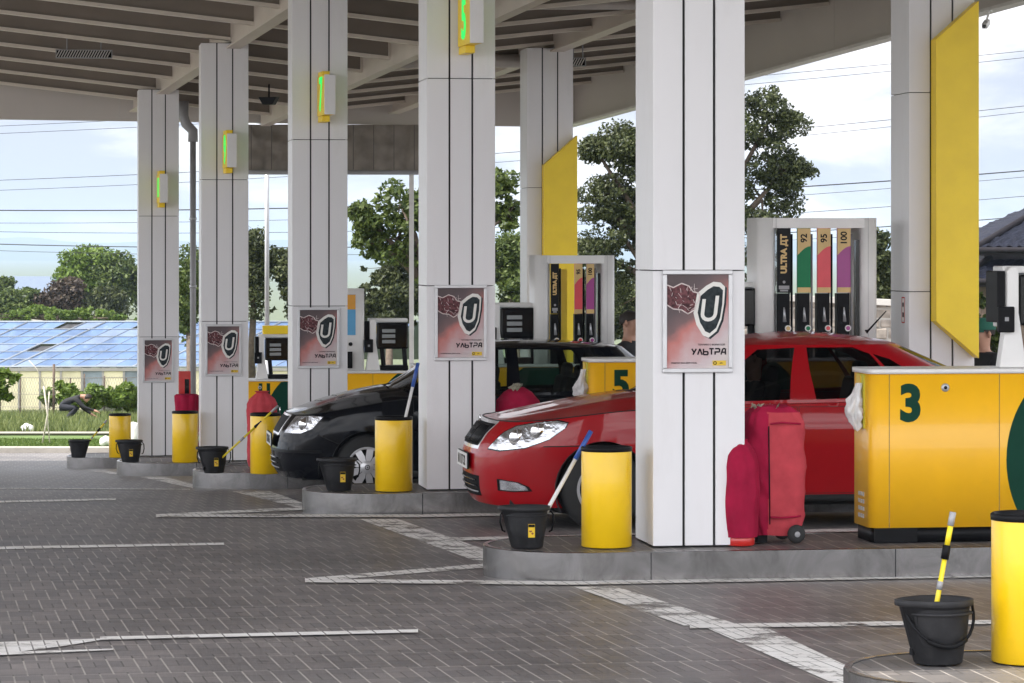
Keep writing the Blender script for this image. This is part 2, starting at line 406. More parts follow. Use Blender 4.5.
mark([(-30,645),(113,640),(60,648.5),(-30,660)],dz=.01)
mline((100,640.8),(418,633.3),3.2,dz=.013)
mline((-5,656.5),(113,651.8),3,w1=1.2,dz=.013)
mline((-20,549.4),(224,544.8),2.8,w1=2.2)
mline((-20,503),(116,500),1.8)
mline((-20,489),(190,490),.7)

# ------------------------------------------------------------------ pump islands
U=Vector((math.cos(ROT),math.sin(ROT),0)); W=Vector((-math.sin(ROT),math.cos(ROT),0))
PIL={1:((1141,12.5),.32),3:((689.5,19.0),.203),5:((456.5,25.6),.034),7:((317.5,31.8),-.245),9:((223.5,37.3),-.528),11:((158,43.7),-.895)}
POS={k:Vector(((v[0][0]-512)/F*v[0][1],v[0][1],v[1])) for k,v in PIL.items()}
def loc(k,u,w=0,z=0): return POS[k]+U*u+W*w+Vector((0,0,z))
NB={1:'front',3:'3',5:'5',7:'7',9:'9',11:'11'}
def stadium(u0,u1,hw,n=14):
    pts=[]
    for i in range(n+1):
        a=math.pi/2+math.pi*i/n; pts.append((u0+hw+hw*math.cos(a)*1.0, hw*math.sin(a)))
    for i in range(n+1):
        a=-math.pi/2+math.pi*i/n; pts.append((u1-hw+hw*math.cos(a), hw*math.sin(a)))
    return pts
for k,desc in ((1,'rounded paved island end in the near right corner holding the biggest bucket'),(3,'steel edged paved island carrying the pillar beside the red car and dispenser 3'),
               (5,'steel edged paved island between the red car and the black car'),(7,'shiny steel edged island under the black car\'s front bumper'),
               (9,'short shiny steel edged island with a black bucket and no pole in it'),(11,'farthest small steel edged island nearest the lawn')):
    t=thing('pump_island',desc,'traffic island',POS[k],ROT,'pump islands under the canopy')
    zt=0; zb=gz(POS[k].y-.8)-POS[k].z-.15
    hw=.56; end=5.3
    u0=-1.28 if k!=1 else -1.22
    out=stadium(u0,end,hw); inn=stadium(u0+.012,end-.012,hw-.012)
    mb=MB(); n=len(out)
    vs=[(p[0],p[1],zb) for p in out]+[(p[0],p[1],zt-.004) for p in out]+[(p[0],p[1],zt) for p in stadium(u0+.006,end-.006,hw-.006)]+[(p[0],p[1],zt) for p in stadium(u0+.03,end-.03,hw-.03)]+[(p[0],p[1],zt-.02) for p in stadium(u0+.03,end-.03,hw-.03)]
    fs=[]
    for r in range(4):      # rings kept apart so the steel face stays upright in its shading
        fs=[(i,(i+1)%n,n+(i+1)%n,n+i) for i in range(n)]; mb.add(vs[r*n:(r+2)*n],fs,r==0)
    kerb=mb.build('steel_kerb',STEEL,t)
    m2=MB()
    for uu in (-.35,1.15,2.65,4.1):      # joint strips between the kerb plates
        m2.bb(uu-.003,uu+.003,-hw-.0015,-hw+.01,zb,zt-.006)
    m2.build('plate_joint',GROOVE,kerb)
    mp_=MB(); pin=stadium(u0+.031,end-.031,hw-.031); vs=[(p[0],p[1],zt-.006) for p in pin]; mp_.add(vs,[tuple(range(n))]); mp_.build('paved_top',PAVER_I,t)

# ------------------------------------------------------------------ canopy pillars
def zb(D): return 4.516-.0352*(D-37)
PW=.566
WALLS={'yellow':YELLOW}
def pillar(k,u,label,poster=True,wing=None,fire=False):
    base=loc(k,u); t=thing('canopy_pillar',label,'pillar',base,ROT,'white clad canopy pillars')
    H=zb(base.y)-base.z-.02
    c=MB(); h=PW/2
    c.bb(-h+.02,h-.02,-h+.02,h-.02,0,H); c.build('core',GROOVE,t)
    zs=[.006,1.676,3.375,H]
    if wing: zs=[.006,1.62,3.29,H]
    for i in range(3):
        z0,z1=zs[i],zs[i+1]-.006
        if z1-z0<.05: continue
        m=MB(); w=PW/3
        for fy in (-1,1):
            for j in range(3):
                x0=-h+j*w+(.008 if j else 0); x1=-h+(j+1)*w-(.008 if j<2 else 0)
                y=fy*h
                m.bb(x0,x1,min(y,y-fy*.02),max(y,y-fy*.02),z0,z1)
        for fx in (-1,1):
            x=fx*h
            m.bb(min(x,x-fx*.02),max(x,x-fx*.02),-h+.0205,h-.0205,z0,z1)
        m.build('cladding_panel',WHITE,t,bevel=.003,seg=2)
    if wing:
        z0,z1,x0,x1=wing   # yellow slanted wing board on the front
        m=MB(); w=x1-x0
        poly=[(x0,z0+w*.84),(x1,z0),(x1,z1),(x0,z1-w*.88)]
        m.prism(poly,-h-.16,-h-.004,'xz'); m.build('wing_board',YELLOW,t,bevel=.004)
    return t
LBL={3:'tall white clad pillar beside the two red covered extinguishers, largest in view',5:'white clad pillar between the black car and the red car',7:'white clad pillar behind the black car\'s bonnet',
     9:'white clad pillar with the lit sign and poster right of the slim drain pipe',11:'white clad pillar nearest the greenhouse, left of the slim drain pipe'}
for k in (3,5,7,9,11): pillar(k,0,LBL[k])
# rear pillars of islands 5 and 9 with their yellow wing boards
pillar(5,4.07,'white clad pillar with the large yellow slanted board beside dark tiled house',wing=(1.06,4.05,-.095,.275))
pillar(9,3.95,'white clad pillar with a smaller yellow slanted board above the three hose dispenser tower',wing=(1.0,3.92,-.10,.31))
st=MB(); st.bb(-.045,.045,-.001,.001,-.11,.11)
stk=tag(st.build('safety_notice',PAPER),'small red edged notice stuck low on the rear white pillar by the stone wall','notice')
b5=loc(5,4.07); stk.rotation_euler=(0,0,ROT-R(90)); stk.location=b5-U*(PW/2+.003)+Vector((0,0,1.46))-W*.12
rm=MB()
for (a,b,c,d) in ((-.045,.045,.1,.11),(-.045,.045,-.11,-.1),(-.045,-.037,-.1,.1),(.037,.045,-.1,.1)): rm.bb(a,b,-.003,-.0012,c,d)
rm.build('border',REDEX,stk); rm=MB(); rm.lathe([(.02,-.004),(.02,-.0012)],16,axis='y',c=(0,0,.045),cap=True); rm.bb(-.022,.022,-.003,-.0012,-.06,-.02); rm.build('symbol',BLACK,stk)

# ------------------------------------------------------------------ canopy
VV=Vector((-.2387,.971,0))
def cp(u,v,dz=0):
    p=POS[3]+U*u+VV*v
    zz=zb(POS[3].y+.971*v)+.11*(abs(u-1.97)-1.97)
    return Vector((p.x,p.y,zz+dz))
can=thing('station_canopy','broad beige steel canopy roof over the pumps with ribbed underside','canopy',(0,0,0))
UL,UR,V0,V1=-9.5,6.75,-7.0,28.55
def beam_between(mb,a,b,prof):
    """prof: list of (side offset, z0,z1) boxes along a->b (vertical web)"""
    d=(b-a); d2=Vector((d.x,d.y,0)).normalized(); sdir=Vector((-d2.y,d2.x,0))
    for s0,s1,z0,z1 in prof:
        vs=[]
        for p in (a,b):
            for s_,z_ in ((s0,z0),(s1,z0),(s1,z1),(s0,z1)): vs.append(p+sdir*s_+Vector((0,0,z_)))
        mb.add(vs,[(0,1,2,3),(7,6,5,4),(0,4,5,1),(1,5,6,2),(2,6,7,3),(3,7,4,0)])
LIPM=pm('flange_lit',(.68,.61,.53),.45,var=.05,dirt=.15,dirtcol=(.3,.26,.22))  # same paint as the purlins, lightened for light caught along the flanges
v=V0+.9; nP=0
while v<V1-.4:
    for (ua,ub) in ((UL,1.9),(2.04,UR)):
        m=MB(); a=cp(ua,v); b=cp(ub,v)
        beam_between(m,a,b,[(-.012,.012,.02,.34)]); pu=m.build('purlin',DECK,can); m=MB()  # web in the darker deck colour, shade between the ribs painted in
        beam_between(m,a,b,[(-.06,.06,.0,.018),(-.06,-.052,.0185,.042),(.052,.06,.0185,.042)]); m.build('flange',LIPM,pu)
    v+=1.77; nP+=1
for uu,pr in ((0,[(-.085,.085,-.10,-.08),(-.02,.02,-.079,.3)]),(3.93,[(-.085,.085,-.10,-.08),(-.02,.02,-.079,.3)]),(1.97,[(-.07,-.05,-.06,.3),(.05,.07,-.06,.3),(-.0699,.0699,-.08,-.061)])):
    m=MB(); beam_between(m,cp(uu,V0+.1),cp(uu,V1-.1),pr); m.build('main_beam' if uu!=1.97 else 'valley_gutter',CANOPY,can)
v=V0+.9+1.77*10
while v<V1-.4:
    for s_ in (-1,1):
        br=MB(); p=cp(1.97+s_*.14,v); Rz=Matrix.Rotation(ROT,3,'Z'); br.box(p.x,p.y,p.z+.12,.12,.02,.24,Rz)
        br.box(p.x-.071*s_,p.y-.03,p.z+.12,.02,.10,.24,Rz); br.build('cleat',CANOPY,can)
    v+=1.77
m=MB()
for ua,ub in ((UL,1.97),(1.97,UR)):
    q=[cp(ua,V0),cp(ub,V0),cp(ub,V1),cp(ua,V1)]
    vs=[p+Vector((0,0,.342)) for p in q]+[p+Vector((0,0,.46)) for p in q]
    m.add(vs,[(0,1,2,3),(4,5,6,7),(0,1,5,4),(1,2,6,5),(2,3,7,6),(3,0,4,7)])
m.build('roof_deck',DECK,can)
def fascia(a,b,z0a,z0b,z1a,z1b,th,inward,joints):
    d=(b-a); d2=Vector((d.x,d.y,0)).normalized(); sd=Vector((-d2.y,d2.x,0))*inward
    m=MB(); nseg=joints
    for i in range(nseg):
        t0=i/nseg; t1=(i+1)/nseg-.0002*(i<nseg-1)
        pa=a.lerp(b,t0); pb=a.lerp(b,t1); vs=[]
        for p,t in ((pa,t0),(pb,t1)):
            zl=z0a+(z0b-z0a)*t; zh=z1a+(z1b-z1a)*t
            for off,zz in ((0,zl),(th,zl),(th,zh),(0,zh)): q=p+sd*off; vs.append((q.x,q.y,zz))
        m.add(vs,[(0,1,2,3),(7,6,5,4),(0,4,5,1),(1,5,6,2),(2,6,7,3),(3,7,4,0)])
    return m.build('fascia',FASCIA,can)
z=lambda u,v: cp(u,v).z
# far fascia, right fascia, near fascia, left fascia
fascia(cp(UL,V1),cp(UR,V1),4.02,3.90,z(UL,V1)+.6,z(UR,V1)+.6,.12,1,7)
zr=lambda v: 3.95+.0325*(POS[3].y+.971*28.2-(POS[3].y+.971*v))
fascia(cp(UR,V1),cp(UR,V0),3.93,3.93+.0325*.971*(V1-V0),z(UR,V1)+.6,z(UR,V0)+.6,.12,1,9)
fascia(cp(UR,V0),cp(UL,V0),z(UR,V0)-.3,z(UL,V0)-.5,z(UR,V0)+.6,z(UL,V0)+.6,.12,1,7)
fascia(cp(UL,V0),cp(UL,V1),z(UL,V0)-.5,z(UL,V1)-.5,z(UL,V0)+.6,z(UL,V1)+.6,.12,1,9)
lip=MB(); 
pa=cp(UR,V1); pb=cp(UR,V0)
pa.z=3.93; pb.z=3.93+.0325*.971*(V1-V0)
beam_between(lip,pa+U*-.1,pb+U*-.1,[(-.06,.10,-.035,-.001)]); lip.build('fascia_lip',pm('lip_light',(.7,.68,.65),.4),can)

# things hanging from the canopy
def lampgrille(px,py,D,L,label):
    p=at(px,py,D); t=thing('canopy_lamp',label,'lamp',p,ROT,'ventilated canopy lamps')
    m=MB(); m.bb(-L/2,L/2,-.03,.03,-.055,-.045); m.bb(-L/2,L/2,-.03,.03,.045,.055); m.bb(-L/2,-L/2+.01,-.03,.03,-.0449,.0449); m.bb(L/2-.01,L/2,-.03,.03,-.0449,.0449); m.build('frame',GREYP,t)
    m=MB(); n=int(L/.035)
    for i in range(n):
        x=-L/2+.02+i*(L-.04)/n
        m.box(x+.008,-.034,0,.014,.006,.10,Matrix.Rotation(R(28),3,'Y'))
    m.build('grille',pm('grille_light',(.5,.48,.45),.5),t)
    m=MB(); m.bb(-L/2+.012,L/2-.012,-.01,.02,-.044,.044); m.build('housing',BLACK,t)
    for s_ in (-.3,.3): MB().tube([(s_*L,0,.055),(s_*L,0,.28)],.01,6).build('bracket',GREYP,t)
lampgrille(84,54,39.6,.72,'long ventilated lamp hanging from the ribs at the upper left')
lampgrille(578,62,39.2,.2,'short ventilated lamp just right of the farther rear pillar')
def pipe(px0,px1,py,D,r,label,cap=True):
    a=at(px0,py,D); b=at(px1,py,D+ (px1-px0)/F*D*math.tan(ROT)); 
    m=MB(); L=(b-a).length
    m.tube([a,a.lerp(b,.03),a.lerp(b,.06),b],[r*.55,r*.8,r,r],18); o=m.build('pipe',pm('pipe_paint',(.46,.42,.38),.45),None)
    tag(o,label,'pipe'); return o
p_=pipe(384,528,61,38.9,.085,'thick horizontal pipe slung under the roof ribs behind the central pillar'); p_.name='overhead_pipe'
p_=pipe(500,645,4,33,.06,'thin horizontal pipe at the very top between two white pillars'); p_.name='overhead_pipe'
# floodlight
p=at(269,101,40.5); t=thing('floodlight','small black floodlight under the roof between two white pillars','floodlight',p,R(-20))
m=MB(); m.prism([(-.07,-.05),(.07,-.05),(.13,.05),(-.13,.05)],-.06,.06,'xz'); m.build('housing',BLACK,t,bevel=.008)
m=MB(); m.tube([(0,0,.05),(0,0,.22)],.012,8); m.build('bracket',BLACK,t)
# CCTV camera under the right fascia
p=at(986,24,30.6); t=thing('security_camera','small white security camera under the canopy edge at the upper right','camera',p,R(-25))
m=MB(); m.box(0,0,0,.055,.13,.055,Matrix.Rotation(R(25),3,'X')); m.build('housing',WPL,t,bevel=.008)
m=MB(); m.tube([(0,.02,.03),(.015,.03,.10),(.015,.03,.13)],.012,8); m.bb(-.02,.05,.0,.06,.125,.135); m.build('bracket',WPL,t)
m=MB(); m.lathe([(.018,-.078),(.018,-.066)],14,axis='y',c=(0,0,-.027),cap=True); m.build('lens',BLACKG,t)
# rolled weather curtain below the far fascia
p=at(326,147.5,47.1); t=thing('weather_curtain','creased grey tarpaulin curtain rolled up under the far canopy edge','tarpaulin',p,R(3))
m=MB(); nx,nz=60,12; vs=[];fs=[]; Wd=3.0; Hh=.70
for j in range(nz+1):
    for i in range(nx+1):
        x=-Wd/2+Wd*i/nx; zz=-Hh/2+Hh*j/nz; q=mnoise.noise(Vector((x*3,zz*5+x,1)))*.11+abs(mnoise.noise(Vector((x*6,zz*5+x*4,4))))*.13+.02*math.cos(x*2*math.pi/.31)
        vs.append((x,q,zz))
for j in range(nz):
    for i in range(nx): fs.append((j*(nx+1)+i,j*(nx+1)+i+1,(j+1)*(nx+1)+i+1,(j+1)*(nx+1)+i))
m.add(vs,fs,True); m.build('cloth',TARP,t)
m=MB()
for i in range(10): m.bb(-1.45+i*.31,-1.44+i*.31,-.085,-.075,-.34,.34)
m.build('strap',pm('strap_dark',(.10,.09,.08),.8),t)
m=MB(); m.tube([(-Wd/2,0,-Hh/2-.03),(Wd/2,0,-Hh/2-.03)],.035,12); m.build('roller',GREYP,t)
# slim white frame post at its right end and drain pipe
q=at(411.5,150,47.3); gb=gz(47.3); m=MB(); m.bb(-.035,.035,-.04,.04,gb,q.z+.3); o=m.build('curtain_post',WPL,loc=(q.x,q.y,0)); tag(o,'thin white upright post at the right end of the rolled tarpaulin','post')
t=thing('drain_pipe','slim grey drain pipe with a bent top between the two farthest pillars','drain pipe',at(193,300,45.6)*1.0,0)
zc=t.location.z; top=2+(250-108)/F*45.6-zc; bot=gz(45.6)-zc
m=MB(); m.tube([(-.14,0,top+.1),(-.14,0,top-.12),(-.1,0,top-.24),(0,0,top-.34),(0,0,top-.5)],.075,14); m.build('elbow',GREYP,t)
m=MB(); m.tube([(0,0,top-.45),(0,0,bot)],.045,14); m.build('downpipe',GREYP,t)
m=MB()
for zz in (.2,1.2): m.lathe([(.055,-.02),(.055,.02)],14,c=(0,0,zz),cap=True)
m.build('clip',GREYSTEEL,t)
# ------------------------------------------------------------------ posters on the pillars
PINK=pm('poster_red',(.45,.12,.12),.4)
def poster_mat():
    m=bpy.data.materials.new('poster_print'); m.use_nodes=True; nt=m.node_tree; b=nt.nodes['Principled BSDF']; b.inputs['Roughness'].default_value=.3; b.inputs['Specular IOR Level'].default_value=.12
    tc=nt.nodes.new('ShaderNodeTexCoord'); sp=nt.nodes.new('ShaderNodeSeparateXYZ'); ln(nt,tc.outputs['Object'],sp.inputs[0])
    n=nt.nodes.new('ShaderNodeTexNoise'); n.inputs['Scale'].default_value=5; n.inputs['Detail'].default_value=5; ln(nt,tc.outputs['Object'],n.inputs[0])
    # diagonal coordinate: bottom right light, top left dark
    a=math_node(nt,'MULTIPLY',sp.outputs[0],1.1); c=math_node(nt,'MULTIPLY',sp.outputs[2],-1.15); d=math_node(nt,'ADD',a,c)
    e=math_node(nt,'MULTIPLY',math_node(nt,'SUBTRACT',n.outputs[0],.5),.5)
    f=math_node(nt,'ADD',math_node(nt,'ADD',d,e),.51)
    r=nt.nodes.new('ShaderNodeValToRGB'); el=r.color_ramp.elements
    el[0].position=0; el[0].color=(.10,.08,.08,1); el[1].position=1; el[1].color=(.62,.56,.53,1)
    for p,cc in ((.25,(.13,.10,.105,1)),(.42,(.20,.13,.13,1)),(.55,(.52,.20,.18,1)),(.68,(.55,.36,.36,1)),(.8,(.58,.49,.50,1))):
        x=el.new(p); x.color=cc
    ln(nt,f,r.inputs[0]); ln(nt,r.outputs[0],b.inputs['Base Color']); return m
POSTERM=poster_mat()
SHD=pm('shield_dark',(.03,.038,.042),.4,spec=.1,var=.5,scale=30); SHL=pm('shield_light',(.72,.70,.66),.35); BULL=pm('bull_glass',(.12,.045,.05),.35,var=.8,scale=55,spec=.15)
LETD=pm('letter_dark',(.02,.016,.02),.6,spec=.1)
def strokes(mb,lets,x0,zc,w,h,gap,t,y):
    """blocky techno lettering drawn from strokes"""
    G={'U_':[[(0,1),(.45,.45)],[(1,1),(.25,0)]],'L_':[[(0,0),(.5,1)],[(.5,1),(1,0)]],'b_':[[(0,1),(0,0)],[(0,0),(1,0)],[(1,0),(1,.5)],[(1,.5),(0,.5)]],
       'T_':[[(0,1),(1,1)],[(.5,1),(.5,0)]],'P_':[[(0,0),(0,.55)],[(0,1),(1,1)],[(1,1),(1,.45)],[(1,.45),(.0,.45)]],'A_':[[(0,0),(.45,1)],[(.45,1),(1,1)],[(1,1),(1,0)],[(.3,.4),(1,.4)]]}
    x=x0
    for L in lets:
        for a,b in G[L]:
            ax,az=x+a[0]*w,zc+(a[1]-.5)*h; bx,bz=x+b[0]*w,zc+(b[1]-.5)*h
            dx,dz=bx-ax,bz-az; l=math.hypot(dx,dz); nx,nz=-dz/l*t/2,dx/l*t/2
            mb.prism([(ax+nx,az+nz),(bx+nx,bz+nz),(bx-nx,bz-nz),(ax-nx,az-nz)],y-.0012,y,'xz')
        x+=w+gap
def ring_poly(pts,off):
    c=sum(p[0] for p in pts)/len(pts),sum(p[1] for p in pts)/len(pts)
    return [(c[0]+(p[0]-c[0])*off,c[1]+(p[1]-c[1])*off) for p in pts]
def make_poster():
    t=thing('framed_poster','x','poster',(0,0,0),ROT,'fuel posters framed on the pillars')
    Wp,Hp=.432,.62; m=MB()
    for x0,x1,z0,z1 in ((-Wp/2,Wp/2,Hp/2-.026,Hp/2),(-Wp/2,Wp/2,-Hp/2,-Hp/2+.026),(-Wp/2,-Wp/2+.026,-Hp/2+.0265,Hp/2-.0265),(Wp/2-.026,Wp/2,-Hp/2+.0265,Hp/2-.0265)):
        m.bb(x0,x1,-.024,0,z0,z1)
    m.build('frame',ALU,t,bevel=.004)
    m=MB(); m.bb(-Wp/2+.02,Wp/2-.02,-.012,-.002,-Hp/2+.02,Hp/2-.02); sh=m.build('poster_sheet',POSTERM,t)
    y=-.0128
    # shield
    out=[(.005,.14),(.06,.185),(.105,.21),(.15,.205),(.178,.18),(.172,.08),(.155,-.02),(.125,-.09),(.075,-.13),(.04,-.115),(.0,-.05),(-.018,.02)]
    out=[(x-.008,z+.03) for x,z in out]
    m=MB(); m.prism([(x+.012,z-.008) for x,z in out],y-.0004,y,'xz'); m.build('shield_shadow',SHD,sh)
    m=MB(); m.prism(out,y-.0012,y-.0005,'xz'); m.build('shield_rim',SHL,sh)
    inn=[(.083+(x-.083)*.80+.004,.07+(z-.07)*.84) for x,z in out]
    m=MB(); m.prism(inn,y-.0020,y-.0013,'xz'); m.build('shield_field',SHD,sh)
    # letter U, leaning
    m=MB(); path=[]
    for p in [(.028,.10),(.028,.02)]: path.append(p)
    for i in range(9):
        a=math.pi+math.pi*i/8; path.append((.068+.04*math.cos(a),.01+.035*math.sin(a)))
    path.append((.108,.12))
    w=.011; L_=[];R_=[]
    for i,p in enumerate(path):
        q0=path[max(0,i-1)]; q1=path[min(len(path)-1,i+1)]; dx,dz=q1[0]-q0[0],q1[1]-q0[1]; l=math.hypot(dx,dz)
        nx,nz=-dz/l*w,dx/l*w; sk=lambda x,z:(x+.12*(z-.05)+.006,z+.035)
        L_.append(sk(p[0]+nx,p[1]+nz)); R_.append(sk(p[0]-nx,p[1]-nz))
    vs=[];fs=[]
    for a,b in zip(L_,R_): vs+= [(a[0],y-.0026,a[1]),(b[0],y-.0026,b[1])]
    for i in range(len(path)-1): fs.append((2*i,2*i+1,2*i+3,2*i+2))
    m.add(vs,fs); m.build('letter',SHL,sh)
    # glassy charging animal head reaching the shield
    hd=[(-.19,.22),(-.15,.205),(-.10,.23),(-.055,.215),(-.03,.18),(.01,.17),(.012,.13),(-.01,.105),(-.02,.07),(-.06,.045),(-.10,.07),(-.15,.075),(-.19,.10)]
    m=MB(); m.prism(hd,y-.0010,y-.0002,'xz'); m.build('animal_head',BULL,sh)
    m=MB()
    for i in range(len(hd)-1): m.tube([(hd[i][0],y-.001,hd[i][1]),(hd[i+1][0],y-.001,hd[i+1][1])],.0042,6)
    rr=random.Random(3)
    for i in range(26):
        a=(rr.uniform(-.17,-.0),rr.uniform(.07,.2)); b=(a[0]+rr.uniform(-.03,.03),a[1]+rr.uniform(-.03,.03)); b=(max(-.19,min(.01,b[0])),b[1])
        m.tube([(a[0],y-.001,a[1]),(b[0],y-.001,b[1])],.0016,5)
    m.build('glass_edges',pm('glass_edges',(.72,.62,.60),.3),sh)
    m=MB()
    strokes(m,['U_','L_','b_','T_','P_','A_'],-.036,-.184,.0275,.036,.0085,.0088,y); m.build('lettering',LETD,sh)
    text('lettering','ТОПЛИВО С ФОРМУЛОЙ',.0135,LETD,sh,(.085,y-.001,-.142))
    text('caption','ЗАЩИТИТ ВАШ ДВИГАТЕЛЬ',.0115,LETD,sh,(-.085,y-.001,-.252))
    m=MB(); m.bb(.092,.175,y-.0012,y,-.268,-.238); lg=m.build('logo',STICK,sh)
    m=MB(); m.lathe([(.006,y-.0016),(.011,y-.0016),(.011,y-.0013),(.006,y-.0013),(.006,y-.0016)],16,axis='y',c=(.107,0,-.253)); m.build('logo_ring',LETD,sh)
    text('logo_text','alfa',.014,LETD,sh,(.145,y-.002,-.253))
    return t
po=make_poster()
PLB={3:'framed shield poster beside the red covered extinguishers, largest of the row',5:'framed shield poster on the pillar between the black and red cars',7:'framed shield poster above the black car\'s bonnet',
     9:'framed shield poster on the pillar right of the drain pipe',11:'framed shield poster nearest the greenhouse, smallest of the row'}
PB={3:372.5,5:360.6,7:368.2,9:376,11:382.5}; PCX={3:687.5,5:456,7:316,9:222,11:157.5}
for i,k in enumerate((3,5,7,9,11)):
    o=po if i==0 else copy_tree(po)
    D=POS[k].y-PW/2-.01
    zc=CAMZ+(CY-PB[k])/F*D+.31
    o.location=loc(k,(PCX[k]-PIL[k][0][0])/F*D,-PW/2-.003)
    o.location.z=zc; o['label']=PLB[k]

# ------------------------------------------------------------------ lit pump number signs
def number_sign(k,num,zbot,label):
    base=loc(k,.02,-PW/2); t=thing('number_sign',label,'lit sign',(base.x,base.y,zbot),ROT+R(3),'lit pump number signs on the pillars')
    Hs=.40; d=.54; w=.105
    m=MB(); m.bb(-w/2,w/2,-d-.03,-.03,0,Hs); m.build('housing',YELLOW,t,bevel=.006)
    m=MB(); m.bb(-w/2-.002,w/2+.004,-d-.042,-d-.0305,.0,Hs); m.build('front_edge',WPL,t,bevel=.003)
    MB().bb(-.04,.04,-.30,-.001,-.062,-.001).build('bracket',YELLOW,t,bevel=.004); MB().bb(-.04,.04,-.30,-.001,Hs+.001,Hs+.05).build('bracket',YELLOW,t,bevel=.004)
    for s_ in (-1,1):
        text('digit',num,.46 if len(num)==1 else .36,GREENLED,t,(s_*(w/2+.0025),-d/2-.03,Hs/2),(R(90),0,R(-90) if s_<0 else R(90)),bold=.012,ext=.002,sx=.9)
number_sign(5,'5',3.66,'yellow sign with a lit green 5 high on the central pillar')
number_sign(7,'7',3.36,'yellow sign with a lit green 7 above the black car\'s bonnet')
number_sign(9,'9',2+(250-168)/F*36.8,'yellow sign with a lit green 9 right of the drain pipe top')
number_sign(11,'11',2+(250-203)/F*43.2,'yellow sign with a lit green 11 on the pillar nearest the greenhouse')

# ------------------------------------------------------------------ bins
def make_bin():
    t=thing('litter_bin','x','bin',(0,0,0),0,'yellow round bins on the islands')
    m=MB(); m.lathe([(.148,0),(.153,.004),(.153,.585),(.150,.59),(.143,.588),(.143,.3)],56); m.build('body',YELLOWB,t)
    m=MB(); m.lathe([(.143,.575),(.1555,.578),(.157,.600),(.150,.606),(.138,.604),(.136,.578)],56); m.build('rim',BLACK,t)
    m=MB(); m.lathe([(.0,.30),(.142,.30)],40); m.build('liner',BLACK,t)
    return t
bn=make_bin()
BINS={1:(1029,665,'yellow round bin in the near right corner, largest of the row'),3:(606.5,548,'yellow round bin beside the bucket holding the white and blue pole'),5:(393.7,491.5,'yellow round bin in front of the black car\'s front wheel'),
      7:(265.5,474,'yellow round bin overlapping the black car\'s front bumper'),9:(185,462.5,'yellow round bin in front of the red fire cabinet'),11:(120,457.5,'yellow round bin nearest the lawn, smallest of the row')}
def on_island(k,px,py):
    """the point of island k's top seen at that pixel"""
    D=(CAMZ-POS[k].z)*F/(py-CY); return Vector(((px-CX)/F*D,D,POS[k].z))
for i,k in enumerate((3,5,7,9,11,1)):
    o=bn if i==0 else copy_tree(bn); px,py,lb=BINS[k]
    p=on_island(k,px,py); p.y+=.12; p.x=(px-CX)/F*p.y; o.location=p; o['label']=lb; o.rotation_euler=(0,0,random.uniform(0,6))

# ------------------------------------------------------------------ buckets
def make_bucket(hang=True):
    t=thing('bucket','x','bucket',(0,0,0),0,'squeegee buckets on the islands')
    def fold(a,z): return 1+ (.26*max(0,math.cos(a-math.pi))**8 if z>.2 else 0)
    m=MB(); m.lathe([(0,.012),(.094,.0),(.100,.006),(.131,.235),(.139,.236),(.146,.240),(.146,.262),(.139,.264),(.132,.25),(.120,.12),(.098,.02),(0,.02)],44,fold=fold,sx=1.0,sy=.88); m.build('body',BUCKET,t)
    m=MB(); m.lathe([(.129,.205),(.142,.203),(.143,.209),(.131,.212)],40,sy=.88); m.build('collar',BUCKET,t)
    pts=[]
    for i in range(17):
        a=math.pi*i/16; pts.append((.146*math.cos(a), -.125*math.sin(a)-.0, .235-.155*math.sin(a)))
    if not hang: pts=[(.145,-.01,.235),(.165,-.02,.21),(.168,-.02,.16),(.155,-.01,.11),(.138,0,.10)]
    m=MB(); m.tube(pts,.0065 if hang else .006,8)
    if not hang: MB().tube([(-x,y,z) for x,y,z in pts],.006,8).build('handle',BLACK,t)
    hn=m.build('handle',BLACK,t)
    if hang:
        m=MB(); m.tube(pts[5:12],.011,10); m.build('grip',BLACK,hn)
    return t
def add_sticker(t):
    m=MB(); m.box(.028,-.1085,.115,.042,.0012,.085,Matrix.Rotation(R(7),3,'X')); s=m.build('label',STICK,t)
    m=MB(); m.box(.028,-.1125,.146,.040,.0012,.018,Matrix.Rotation(R(7),3,'X')); m.build('label_band',BLACK,s)
    m=MB(); m.lathe([(.010,-.0008),(.010,.0008)],12,axis='y',c=(.022,-.1085,.115),cap=True); m.lathe([(.007,-.0008),(.007,.0008)],12,axis='y',c=(.034,-.1075,.098),cap=True); m.build('label_picture',pm('label_brown',(.25,.08,.03),.5),s)
bka=make_bucket(True)
bkb=make_bucket(False); add_sticker(bkb)
BUCK={1:(938,666,bka,R(12),'dark grey bucket with its handle hanging in front and a yellow pole inside',1.0),3:(527,549,bkb,0,'dark grey stickered bucket beside the red car\'s bumper with a white pole leaning in it',.96),
      5:(339,491,bkb,R(5),'dark grey stickered bucket in front of the black car\'s front wheel',1.0),7:(214,473.5,bkb,R(3),'black stickered bucket with a long yellow pole leaning far to the right',1.0),
      9:(130.5,462.5,bkb,R(-4),'black stickered bucket standing empty of poles on the second farthest island',1.0),11:(78.5,458,bka,R(180),'small black bucket on the farthest island beside the lawn',.95)}
used=set(); BK={}
for k in (1,3,5,7,9,11):
    px,py,src,rz,lb,sc=BUCK[k]
    o=src if src.name not in used else copy_tree(src); used.add(src.name)
    p=on_island(k,px,py); p.y+=.09; p.x=(px-CX)/F*p.y; o.location=p; o.rotation_euler=(0,0,rz); o.scale=(sc,)*3; o['label']=lb; BK[k]=p

